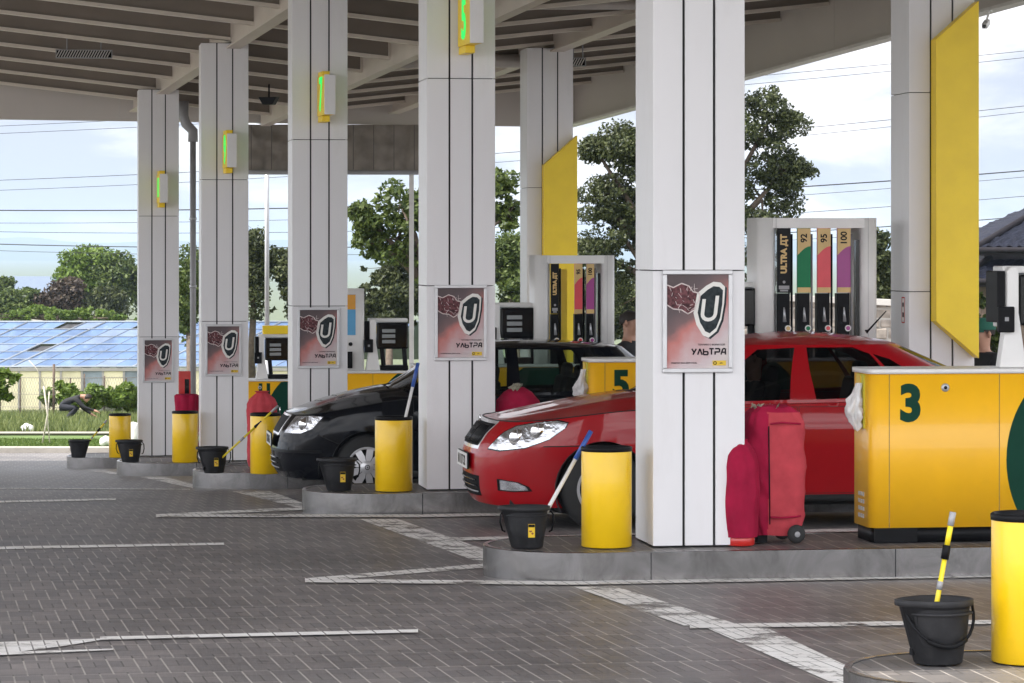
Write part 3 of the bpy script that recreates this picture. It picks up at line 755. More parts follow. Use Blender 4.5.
# ------------------------------------------------------------------ squeegee poles
def pole(a,b,kind,label):
    a=Vector(a); b=Vector(b); d=b-a
    t=thing('squeegee_pole',label,'squeegee',a,0,'window washing poles'); L=d.length; u=d.normalized()
    seg=lambda s0,s1,r,m,nm: MB().tube([u*(L*s0),u*(L*s1)],r,12).build(nm,m,t)
    YP=pm('pole_yellow',(.78,.62,.02),.35)
    if kind=='y':
        seg(0,.70,.0105,YP,'shaft'); seg(.44,.50,.0125,GREYP,'collar'); seg(.66,.76,.017,BLACK,'grip'); seg(.761,.90,.0115,YP,'upper_shaft'); seg(.901,1,.0135,GREYP,'end_cap')
    else:
        seg(0,.74,.0125,pm('pole_white',(.75,.74,.73),.3),'shaft'); seg(.741,1,.0150,BLUEH,'grip')
    m=MB(); mm=Matrix.Rotation(R(20),3,'Z'); m.box(0,0,0,.16,.03,.03,mm); m.build('squeegee_head',BLACK,t,bevel=.005)
def pole_at(k,foot,pxy,dD,kind,label):
    p=BK[k] if k in BK else None
    D=p.y+dD; tip=at(pxy[0],pxy[1],D); pole(p+Vector(foot),tip,kind,label)
pole_at(1,(-.04,0,.05),(953,512),.02,'y','short yellow pole standing nearly upright in the nearest bucket')
pole_at(3,(.02,.02,.04),(591,431),.15,'w','white pole with a blue grip leaning out of the bucket by the red car')
pole_at(7,(-.03,-.03,.05),(278,406),-.22,'y','long yellow pole leaning right in front of the drawstring red cover')
pole_at(11,(.0,0,.05),(107,420),.05,'y','small yellow pole leaning from the farthest bucket before the lawn')
p5=on_island(5,393.7,491.5); a=p5+Vector((.02,.14,.28)); tip=at(418,363,p5.y+.25); pole(a,tip,'w','white pole with a blue grip standing in the bin before the black car')

# ------------------------------------------------------------------ covered extinguishers
def sack(name,label,loc_,prof,n=96,sx=1,sy=1,mat_=None,folds=9,amp=.05,seed=1,cat='cover'):
    t=thing(name,label,cat,loc_,ROT,'red cloth covered fire extinguishers')
    H=prof[-1][1]
    def fold(a,z):
        k=.35+.65*(z/H)**2
        return 1+amp*1.3*k*k*(abs(math.sin(folds*.5*a+.6*math.sin(z*7+seed)))*1.6-1)+.045*mnoise.noise(Vector((math.cos(a)*1.6+seed,math.sin(a)*1.6,z*5)))+.09*(.2-abs(mnoise.noise(Vector((math.cos(a)*1.5+z*3,math.sin(a)*1.5+seed,z*6)))))+.03*mnoise.noise(Vector((math.cos(a)*3+seed+z*4,math.sin(a)*3,z*9)))
    pr=[]
    for i in range(len(prof)-1):
        for j in range(10):
            q=j/10; pr.append((prof[i][0]*(1-q)+prof[i+1][0]*q, prof[i][1]*(1-q)+prof[i+1][1]*q))
    pr.append(prof[-1])
    m=MB(); m.lathe(pr,n,sx=sx,sy=sy,fold=fold); m.build('cloth_cover',mat_ or REDCL,t); return t
p=on_island(3,741,546.5); p.y+=.10
t=sack('covered_extinguisher','slim dark crimson cover over a small extinguisher with a red base, beside the largest pillar',p,[(.104,.052),(.114,.10),(.117,.35),(.112,.48),(.10,.55),(.080,.59),(.06,.615),(.045,.63),(.05,.645),(0,.640)],folds=9,amp=.05,seed=2,cat='extinguisher')
m=MB(); m.lathe([(.085,0),(.092,.008),(.092,.045),(.085,.06),(0,.06)],36); m.build('cylinder_base',REDEX,t)
# wheeled one: boxy tall cover
p=on_island(3,777,545); p.y+=.22
t=thing('wheeled_extinguisher','bulky boxy red covered trolley extinguisher with a black wheel and crumpled top','extinguisher',p,ROT+R(4),'red cloth covered fire extinguishers')
def boxy(mat_pick):
    rows=[(.0,.135,.10),(.06,.160,.12),(.12,.170,.135),(.30,.178,.14),(.50,.184,.145),(.62,.182,.14),(.70,.172,.13),(.755,.15,.11),(.79,.11,.08),(.80,.0,.0)]
    vs=[];n=120; out=[]
    rr=[]
    for i in range(len(rows)-1):
        for j in range(5):
            q=j/5; rr.append(tuple(rows[i][c]*(1-q)+rows[i+1][c]*q for c in range(3)))
    rr.append(rows[-1])
    for z_,hx,hy in rr:
        for k in range(n):
            a=2*math.pi*k/n; c_,s_=math.cos(a),math.sin(a); e=.42
            x=hx*math.copysign(abs(c_)**e,c_); y=hy*math.copysign(abs(s_)**e,s_)
            wob=1+.04*mnoise.noise(Vector((x*9+3,y*9,z_*6)))+.045*mnoise.noise(Vector((x*14+z_*5,y*14,z_*9)))+(.03*math.sin(9*a+z_*12) if z_<.13 or z_>.68 else 0)
            wob+=.17*(.22-abs(mnoise.noise(Vector((x*7+z_*3,y*7,z_*5+x*6)))))*min(1,z_*4)
            lean=.03*(z_/.8)
            vs.append((x*wob-lean*.3,y*wob,z_+.045+.012*mnoise.noise(Vector((x*14,y*14,2)))))
    fs=[]
    for i in range(len(rr)-1):
        for k in range(n): fs.append((i*n+k,i*n+(k+1)%n,(i+1)*n+(k+1)%n,(i+1)*n+k))
    return vs,fs
vs,fs=boxy(None)
fr=[];sd=[]
for fi,f in enumerate(fs):
    c=sum((Vector(vs[i]) for i in f),Vector())/4
    (fr if (c.x>-.075 and c.y<0 and fi//120<35) else sd).append(f)
m=MB(); m.add(vs,sd,True); m.build('cloth_cover',REDCL,t,autofix=False)
m=MB(); m.add(vs,fr,True); m.build('front_panel',REDCL2,t,autofix=False)
m=MB(); m.tube([(-.073,-.15,.12),(-.076,-.152,.4),(-.08,-.15,.72)],.004,6); m.build('seam',BLACK,t)
m=MB(); m.tube([(-.07,-.155,.735),(0,-.158,.742),(.10,-.150,.735),(.165,-.09,.725)],.006,6); m.build('piping',REDCL,t)
m=MB(); m.tube([(-.07,-.150,.165),(0,-.154,.160),(.10,-.148,.165),(.168,-.09,.17)],.006,6); m.build('hem',REDCL,t)
w=MB(); w.lathe([(.0,-.02),(.03,-.022),(.052,-.018),(.058,0),(.052,.018),(.0,.02)],28,axis='y',c=(.095,-.155,.058)); wh=w.build('wheel',RUBBER,t)
w=MB(); w.lathe([(.0,-.026),(.014,-.026),(.018,-.022)],16,axis='y',c=(.095,-.155,.058)); w.build('hub',GREYP,wh)
w=MB(); w.lathe([(.0,-.02),(.052,-.018),(.058,0),(.052,.018),(.0,.02)],28,axis='y',c=(.095,.13,.058)); w.build('wheel',RUBBER,t)
m=MB(); m.tube([(.095,-.13,.058),(.095,.12,.058)],.012,8); m.bb(-.12,-.06,-.06,.06,.0,.06); m.build('trolley_frame',BLACK,t)
m=MB(); rr=random.Random(5)
for i in range(14):
    x=rr.uniform(-.15,.02); y=rr.uniform(-.08,.06); a=rr.uniform(0,6.28); z0=.80+rr.uniform(0,.02); l=rr.uniform(.03,.055)
    dx,dy=math.cos(a)*l,math.sin(a)*l
    m.add([(x,y,z0),(x+dx,y+dy,z0+rr.uniform(.01,.04)),(x+dx*.6-dy*.5,y+dy*.6+dx*.5,z0+rr.uniform(.015,.05)),(x-dy*.5,y+dx*.5,z0+.01)],[(0,1,2,3)],True)
m.build('crumpled_wrapping',pm('wrapping',(.35,.33,.25),.5,var=.6,scale=40),t)
# cover behind the red car's bonnet, on island 5
p=loc(5,.50,-.1); t=sack('covered_extinguisher','red cover with crumpled top beside the black car, behind the red bonnet',p,[(.17,0),(.19,.1),(.2,.5),(.20,.62),(.175,.72),(.12,.79),(.05,.83),(0,.835)],folds=6,amp=.03,seed=6,cat='extinguisher',sy=.7)
m=MB()
for i in range(9):
    x=rr.uniform(-.07,.05); y=rr.uniform(-.08,.02); a=rr.uniform(0,6.28); z0=.80; l=.05
    m.add([(x,y,z0),(x+math.cos(a)*l,y+math.sin(a)*l,z0+.05),(x+math.cos(a+.9)*l,y+math.sin(a+.9)*l,z0+.065),(x-.02,y+.02,z0+.03)],[(0,1,2,3)],True)
m.build('crumpled_wrapping',MATS['wrapping'],t)
# drawstring sack on island 7
p=on_island(7,261,463); p.x=(262-CX)/F*(p.y+.5); p.y=32.0; p.x=(262-CX)/F*p.y
t=sack('covered_extinguisher','bright red drawstring cover bulging behind a yellow bin, left of the black car',p,[(.12,0),(.14,.06),(.142,.4),(.145,.6),(.14,.68),(.115,.74),(.07,.785),(.05,.80),(.07,.82),(.0,.825)],mat_=REDCL2,folds=10,amp=.07,seed=9,cat='extinguisher',sx=1.1); t.scale=(1,1,.955)
# folded cover and red cabinet on island 9
p=at(187,412,37.9); p.z=POS[9].z
t=sack('covered_extinguisher','crumpled half lowered red cover behind the yellow bin right of the farthest pillar',p,[(.13,0),(.145,.1),(.14,.5),(.15,.68),(.145,.74),(.12,.76),(.0,.75)],folds=8,amp=.08,seed=12,cat='extinguisher')
p=at(184.5,395,38.6); t=thing('fire_cabinet','upright red fire cabinet with a dark window standing behind a yellow bin','cabinet',(p.x,p.y,POS[9].z),ROT)
h=2+(250-371)/F*38.6-POS[9].z
m=MB(); m.bb(-.075,.075,-.06,.06,0,h); m.build('body',REDEX,t,bevel=.006)
m=MB(); m.bb(.0,.055,-.064,-.0605,h-.42,h-.1); m.build('window',BLACKG,t)

# ------------------------------------------------------------------ fuel dispensers
LBLK=pm('label_black',(.01,.01,.011),.35,spec=.12); LGOLD=pm('label_gold',(.62,.42,.16),.35); LGRN=pm('label_green',(.02,.20,.085),.4,spec=.15); LRED=pm('label_red',(.70,.06,.08),.35); LPUR=pm('label_purple',(.35,.05,.24),.35); LBLU=pm('label_blue',(.10,.36,.62),.35); LORG=pm('label_orange',(.72,.33,.03),.35)
def rrect(x0,x1,y0,y1,r,n=6):
    pts=[]
    for cx,cy,a0 in ((x1-r,y1-r,0),(x0+r,y1-r,90),(x0+r,y0+r,180),(x1-r,y0+r,270)):
        for i in range(n+1):
            a=R(a0+90*i/n); pts.append((cx+r*math.cos(a),cy+r*math.sin(a)))
    return pts
def display(t,x0,z0,w=.52,h=.62,y0=-.16,y1=.16):
    """payment and display head on legs"""
    m=MB(); prof=[(-.155,0),(.0,0),(-.045,.36),(-.045,.56),(-.06,.60),(-.10,.62),(-.115,.58),(-.115,.30)]
    m.prism([(x0+.155+p[0],z0+p[1]) for p in [(-.155,0),(.02,0),(-.03,.34),(-.03,.60),(-.05,.625),(-.085,.625),(-.105,.60),(-.105,.34)]],y0,y0+.09,'xz')
    m.bb(x0+.05,x0+w,y0+.0905,y1-.02,z0+.585,z0+.63)
    m.bb(x0+.05,x0+.10,y0+.0905,y1-.02,z0+.25,z0+.5845); head=m.build('white_shell',WPL,t,bevel=.008)
    m=MB(); m.bb(x0+.135,x0+w,y0+.02,y1-.03,z0+.26,z0+.58); m.build('display_box',BLACKG,t,bevel=.02,seg=3)
    m=MB(); m.bb(x0-.005,x0+.046,y0+.03,y1-.05,z0+.28,z0+.60); m.build('side_box',BLACK,t,bevel=.006)
    m=MB()
    for i in range(3): m.bb(x0+.20,x0+.36,y0+.014,y0+.0195,z0+.33+i*.065,z0+.372+i*.065)
    m.build('readout',pm('readout_grey',(.28,.30,.30),.25),t)
    m=MB(); m.bb(x0-.02,x0+.085,y0-.045,y0-.001,z0+.22,z0+.38); rd=m.build('card_reader',BLACK,t,bevel=.008)
    m=MB(); m.bb(x0+.02,x0+.045,y0-.048,y0-.0455,z0+.29,z0+.315); m.build('reader_key',GREYP,rd)
    m=MB(); m.tube([(x0+.2,y0+.05,z0+.28),(x0+.22,y0+.05,z0+.06)],.03,10); m.tube([(x0+w-.05,y0+.05,z0+.28),(x0+w-.03,y0+.05,z0+.0)],.03,10); m.bb(x0+.18,x0+w,y0+.02,y1-.03,z0+.005,z0+.06); m.build('lower_frame',BLACK,t,bevel=.006)
def hose_tower(t,x0,x1,z0,z1,strips,y0=-.24,y1=.22):
    W_=x1-x0; post=.16; top=.085
    yin=y1
    m=MB(); m.prism(rrect(x0,x0+post,y0,y1,.06),z0,z1,'xy',True); m.prism(rrect(x1-post*.9,x1,y0,y1,.05),z0,z1,'xy',True)
    m.bb(x0+post-.03,x1-post*.9+.03,y0+.003,y1-.003,z1-top,z1-.002); fr_=m.build('tower_frame',WPL,t)
    MB().bb(x0+post-.004,x0+post-.002,y0-.002,y0+.02,z0,z1).build('seam',GREYP,fr_); MB().bb(x1-post*.9+.06,x1-post*.9+.062,y0-.002,y0+.02,z0,z1).build('seam',GREYP,fr_)
    a=x0+post+.006; b=x1-post*.9-.035; n=len(strips); pitch=(b-a)/n
    ztop=z1-top
    for i,(kind,txt) in enumerate(strips):
        s0=a+i*pitch; s1=s0+pitch*.66; H=ztop-z0; zc=z0+H*.50
        if kind=='gap': continue
        cmat={'black':LBLK,'green':LGRN,'red':LRED,'purple':LPUR,'yellow':YELLOW}[kind]
        if kind=='yellow':
            m=MB(); m.bb(s0,s0+pitch*.5,y0+.1,y0+.14,z0,ztop-.06); m.build('yellow_strut',YELLOW,t); continue
        m=MB(); m.bb(s0,s1,y0-.008,y0+.02,zc,ztop-.002); st_=m.build('grade_board',cmat,t)
        w_=s1-s0
        if kind!='black':
            zz=ztop; hgt=zz-zc
            arc=[(s0,zc+hgt*.58)]+[(s0+w_*q,zc+hgt*(.58+.14*math.sin(q*math.pi/2))) for q in (.2,.4,.6,.8,1)]
            m=MB(); m.prism([(s0+.0002,zz-.004)]+[(x,z_) for x,z_ in arc]+[(s1-.0002,zz-.004)],y0-.0105,y0-.0085,'xz'); m.build('grade_cap',LGOLD,st_)
            m=MB(); m.bb(s0+.0002,s1-.0002,y0-.0105,y0-.0085,zc+.002,zc+.045); m.build('grade_foot',LGOLD,st_)
            text('grade_number',txt,w_*.66,LBLK,st_,((s0+s1)/2,y0-.0115,zz-.085),(R(90),R(-90),0),bold=.002)
        else:
            text('grade_name',txt,w_*.60,LGOLD,st_,((s0+s1)/2,y0-.0095,zc+(ztop-zc)*.60),(R(90),R(-90),0),bold=.004)
            m=MB(); m.bb(s0+.012,s1-.012,y0-.0095,y0-.0085,zc+.03,zc+.06); m.bb(s0+.022,s1-.022,y0-.0095,y0-.0085,zc+.012,zc+.026); m.lathe([(.012,y0-.0095),(.012,y0-.0085)],14,axis='y',c=((s0+s1)/2,0,zc+.09),cap=True); m.build('emblem',GREYP,st_)
        m=MB(); m.bb(s0+.003,s1-.003,y0+.01,y0+.10,z0,zc-.004); nb=m.build('nozzle_boot',BLACK,t,bevel=.004)
        m=MB(); m.tube([((s0+s1)/2+.008,y0+.004,z0+.30),((s0+s1)/2,y0-.006,z0+.42)],[.016,.006],8); m.build('nozzle',GREYSTEEL,nb)
        m=MB(); m.lathe([(.026,y0-.004),(.026,y0+.008)],18,axis='y',c=(s1-.02,0,z0+.245),cap=True); bt=m.build('grade_button',WPL,nb)
        m=MB(); m.lathe([(.018,y0-.006),(.018,y0-.0042)],16,axis='y',c=(s1-.02,0,z0+.245),cap=True); m.build('button_face',cmat if kind!='black' else LGOLD,bt)
        m=MB(); m.tube([(s1+.012,y0+.10,z0),(s1+.012,y0+.10,ztop)],.008,8); m.tube([(s1+.022,y0+.05,z0),(s1+.022,y0+.05,ztop-.05)],.010,8); m.build('hose',GREYP if i%2 else BLACK,t)
    m=MB(); m.bb(b+.004,x1-post*.9-.002,y0+.05,y0+.12,z0,ztop-.1); m.build('end_strip',BLACKG,t)
def dispenser(k,num,label,length=2.75,tower=None,disp=None,strips=(),green=True,bag=True,u0=.97):
    base=loc(k,u0,0); t=thing('fuel_dispenser',label,'fuel pump',base,ROT,'yellow fuel dispensers')
    y0,y1=-.22,.22; Z0,Z1=.09,1.035
    m=MB(); pl=rrect(0,length,y0,y1,.07,8); m.prism(pl,Z0,Z1,'xy',True); body=m.build('cabinet',YELLOWD,t)
    m=MB(); pl=rrect(.02,length-.02,y0+.025,y1-.025,.05,6); m.prism(pl,0,Z0-.001,'xy',True); m.bb(.03,.30,y0+.006,y0+.024,0,Z0-.002); m.build('plinth',BLACK,t)
    m=MB(); pl=rrect(-.012,length+.012,y0-.012,y1+.012,.075,8); m.prism(pl,Z1+.001,Z1+.03,'xy',True); m.build('worktop',WPL,t)
    m=MB()
    for x in (.12,.82,1.8): m.bb(x-.0022,x+.0022,y0-.0015,y0+.001,Z0,Z1)
    m.build('door_gap',pm('gap_grey',(.25,.16,.05),.6),body)
    text('pump_number',num,.30 if len(num)==1 else .235,GREEN,body,(.255 if len(num)==1 else .54,y0-.0015,Z1-.19 if len(num)==1 else Z1-.13),bold=.014,sx=.95)
    m=MB(); m.lathe([(.0,y0-.008),(.012,y0-.008),(.026,y0-.004),(.026,y0)],20,axis='y',c=(.475,0,Z1-.085)); lk=m.build('lock',GREYSTEEL,body)
    m=MB(); m.lathe([(.0,y0-.011),(.010,y0-.011),(.011,y0-.0085)],16,axis='y',c=(.475,0,Z1-.085)); m.build('keyhole',BLACK,lk)
    if green:
        # big green disc clipped by the cabinet's top and bottom
        cx,cz,r=1.345,.50,.48 ; pts=[]
        if k==11: cx,cz,r=1.25,.30,.75
        for i in range(64):
            a=2*math.pi*i/64; x=cx+r*math.cos(a)*1.0; z_=cz+r*math.sin(a)*1.25
            pts.append((min(max(x,.15),length-.08),min(max(z_,Z0+.004),Z1-.004)))
        m=MB(); m.prism(pts,y0-.0022,y0-.0005,'xz'); m.build('green_disc',GREEN,body)
    m=MB()
    for i in range(3):
        for j in range(4): m.bb(.0-.003,.0,-.045+i*.05-.03,-.045+i*.05,.14+j*.045,.14+j*.045+.025)
    m.build('vent',GREYSTEEL,body)
    if bag:
        m=MB(); m.bb(-.012,0,-.10,.05,Z1-.34,Z1-.005); hd=m.build('glove_holder',pm('holder_yellow',(.55,.50,.03),.5),body)
        m=MB(); m.bb(-.02,-.0125,-.05,.04,Z1-.09,Z1-.01); m.build('holder_sign',STICK,hd)
        m=MB(); vs=[];fs=[]; n=36
        prof=[(0.0,.0),(.02,.015),(.032,.035),(.036,.06),(.045,.09),(.052,.12),(.056,.145),(.05,.17),(.042,.20),(.03,.225),(.022,.25),(.018,.28),(.02,.30)]
        for i,(r_,z_) in enumerate(prof):
            for q in range(n):
                a=2*math.pi*q/n; rr_=r_*(1+.9*mnoise.noise(Vector((math.cos(a)*2.2,math.sin(a)*2.2,z_*16+k)))+.5*mnoise.noise(Vector((math.cos(a)*5,math.sin(a)*5,z_*40+k))))
                vs.append((-.04+rr_*math.cos(a)*.9-.02*math.sin(z_*12), -.07+rr_*math.sin(a), Z1-.36+z_))
        for i in range(len(prof)-1):
            for q in range(n): fs.append((i*n+q,i*n+(q+1)%n,(i+1)*n+(q+1)%n,(i+1)*n+q))
        m.add(vs,fs,True); m.build('plastic_bag',pm('plastic_film',(.72,.71,.70),.3,var=.12,scale=30),t)
    if disp is not None: display(t,disp,Z1+.032)
    if tower: hose_tower(t,tower[0],tower[1],Z1+.032,tower[2],strips)
    return t
dispenser(3,'3','nearest yellow dispenser with a green 3 and a plastic bag on its end',disp=.84,length=2.8,u0=1.085)
dispenser(5,'5','yellow dispenser 5 with four coloured hose boards showing above the red car roof',disp=.91,u0=1.09,tower=(1.41,2.44,2.235),strips=[('black','ULTRA ДТ'),('green','92'),('red','95'),('purple','100')])
dispenser(7,'7','white topped dispenser with three hose boards standing behind the black car',disp=.76,u0=.99,tower=(1.24,2.08,2.19),strips=[('black','ULTRA ДТ'),('yellow',''),('red','95'),('purple','100')],bag=False)
t9=dispenser(9,'9','yellow dispenser with a blue and orange board just right of the black car\'s bonnet pillar',disp=.74,length=2.2,bag=False,green=True)
dispenser(11,'11','farthest yellow dispenser with a dark green 11 behind the red drawstring cover',disp=.42,length=2.2,bag=False,u0=.95)
# single column on dispenser 9
bx=(349-512)/F*41.0-POS[9].x
m=MB(); m.prism(rrect(.33,.72,-.2,.2,.05),1.067,2.06,'xy',True); fr9=m.build('hose_column',WPL,t9)
m=MB(); m.bb(.46,.61,-.208,-.2005,1.50,1.99); lb9=m.build('grade_board',LBLU,fr9)
m=MB(); m.bb(.4602,.6098,-.2105,-.2085,1.81,1.988); m.build('grade_cap',LORG,lb9)
m=MB(); m.lathe([(.024,-.208),(.024,-.2)],16,axis='y',c=(.55,0,1.39),cap=True); m.bb(.51,.57,-.24,-.2005,1.10,1.30); m.build('nozzle',BLACK,t9)
# yellow board above display on 11
t11=[o for o in bpy.data.objects if o.name.startswith('fuel_dispenser')][-1]
m=MB(); m.bb(.53,.95,-.05,.1,1.70,1.82); m.build('top_board',YELLOW,t11,bevel=.006)
# ------------------------------------------------------------------ cars
MESHB=pm('grille_black',(.006,.006,.007),.6,var=.2,spec=.08)
LENS=pm('headlamp_reflector',(.55,.56,.59),.16,metal=.85,var=.35,scale=9,bump=.8,bscale=16)
HUBCAP=pm('hubcap_silver',(.60,.60,.62),.3,metal=.6,var=.04)
PLATE=pm('number_plate',(.72,.72,.72),.4)
def resample(pts,n):
    pts=np.array(pts,float); d=np.r_[0,np.cumsum(np.hypot(*np.diff(pts,axis=0).T))]
    # smooth by Catmull-Rom
    out=[]
    P=np.vstack([2*pts[0]-pts[1],pts,2*pts[-1]-pts[-2]])
    for i in range(1,len(P)-2):
        for q in np.linspace(0,1,24,endpoint=False):
            p0,p1,p2,p3=P[i-1],P[i],P[i+1],P[i+2]
            out.append(.5*((2*p1)+(-p0+p2)*q+(2*p0-5*p1+4*p2-p3)*q*q+(-p0+3*p1-3*p2+p3)*q**3))
    out.append(pts[-1]); out=np.array(out)
    d=np.r_[0,np.cumsum(np.hypot(*np.diff(out,axis=0).T))]
    return out,d
def inpoly(p,poly):
    x,y=p; c=False; j=len(poly)-1
    for i in range(len(poly)):
        xi,yi=poly[i]; xj,yj=poly[j]
        if (yi>y)!=(yj>y) and x<(xj-xi)*(y-yi)/(yj-yi)+xi: c=not c
        j=i
    return c
def sub(poly,step):
    out=[]
    for i in range(len(poly)):
        a=Vector((*poly[i],0)); b=Vector((*poly[(i+1)%len(poly)],0)); n=max(1,int((b-a).length/step))
        for q in range(n): v=a.lerp(b,q/n); out.append((v.x,v.y))
    return out
class Sheet:
    def __init__(s,plan,zb,zt,pos):
        s.pts,s.d=resample(plan,0); s.S=s.d[-1]; s.zb,s.zt,s.pos=zb,zt,pos
        s.ix=np.argmax(s.pts[:,1])
    def xy(s,q): return np.interp(q,s.d,s.pts[:,0]),np.interp(q,s.d,s.pts[:,1])
    def sx(s,x): return float(np.interp(x,s.pts[:,0],s.d))      # arc length at that x
    def sy(s,y): return float(np.interp(y,s.pts[:s.ix+1,1],s.d[:s.ix+1]))  # at that y on the nose
    def ry(s,y): return float(np.interp(-y,-s.pts[s.ix:,1],s.d[s.ix:]))
    def F(s,q,z):
        x,y=s.xy(q); return s.pos(float(x),float(y),z)
    def mesh(s,regions,holes,step=.05):
        """regions: [(name,polygon)] -> dict name -> list of triangles (3-D corners)"""
        qs=np.linspace(0,s.S,int(s.S/step)+1)
        ob=[(q,s.zb(s.xy(q)[0])) for q in qs]+[(q,s.zt(s.xy(q)[0])) for q in qs[::-1]]
        V=[];E=[]
        def addpoly(p):
            o=len(V); V.extend(Vector(a) for a in p); E.extend((o+i,o+(i+1)%len(p)) for i in range(len(p)))
        addpoly(ob)
        for _,p in regions: addpoly(sub(p,step*.6))
        for p in holes: addpoly(sub(p,step*.6))
        for q in qs[1:-1]:
            a,b=s.zb(s.xy(q)[0]),s.zt(s.xy(q)[0]); n=int((b-a)/step)
            for j in range(1,n): V.append(Vector((q,a+(b-a)*j/n)))
        v,e,f,_,_,_=delaunay_2d_cdt(V,E,[],0,1e-5)
        out={}
        for t in f:
            c=((v[t[0]][0]+v[t[1]][0]+v[t[2]][0])/3,(v[t[0]][1]+v[t[1]][1]+v[t[2]][1])/3)
            if not inpoly(c,ob) or any(inpoly(c,h) for h in holes): continue
            nm='body'
            for name,p in regions:
                if inpoly(c,p): nm=name; break
            out.setdefault(nm,[]).append(t)
        return v,out
def emit_tris(s,v,tris,side,off=0.):
    m={};vs=[];fs=[]
    for t in tris:
        f=[]
        for i in t:
            if i not in m:
                m[i]=len(vs); p=s.F(v[i][0],v[i][1])
                if off:
                    e=1e-3; a=s.F(v[i][0]+e,v[i][1]); b=s.F(v[i][0],v[i][1]+e); n_=(a-p).cross(b-p)
                    if n_.length>1e-12:
                        n_.normalize()
                        if n_.y<0 and abs(n_.y)>.3: n_=-n_
                        elif n_.x>0 and v[i][0]<1 : n_=-n_
                        p=p+n_*off
                vs.append((p.x,p.y*side,p.z))
            f.append(m[i])
        a,b,c=(Vector(vs[i]) for i in f)
        fs.append(tuple(f))
    return vs,fs

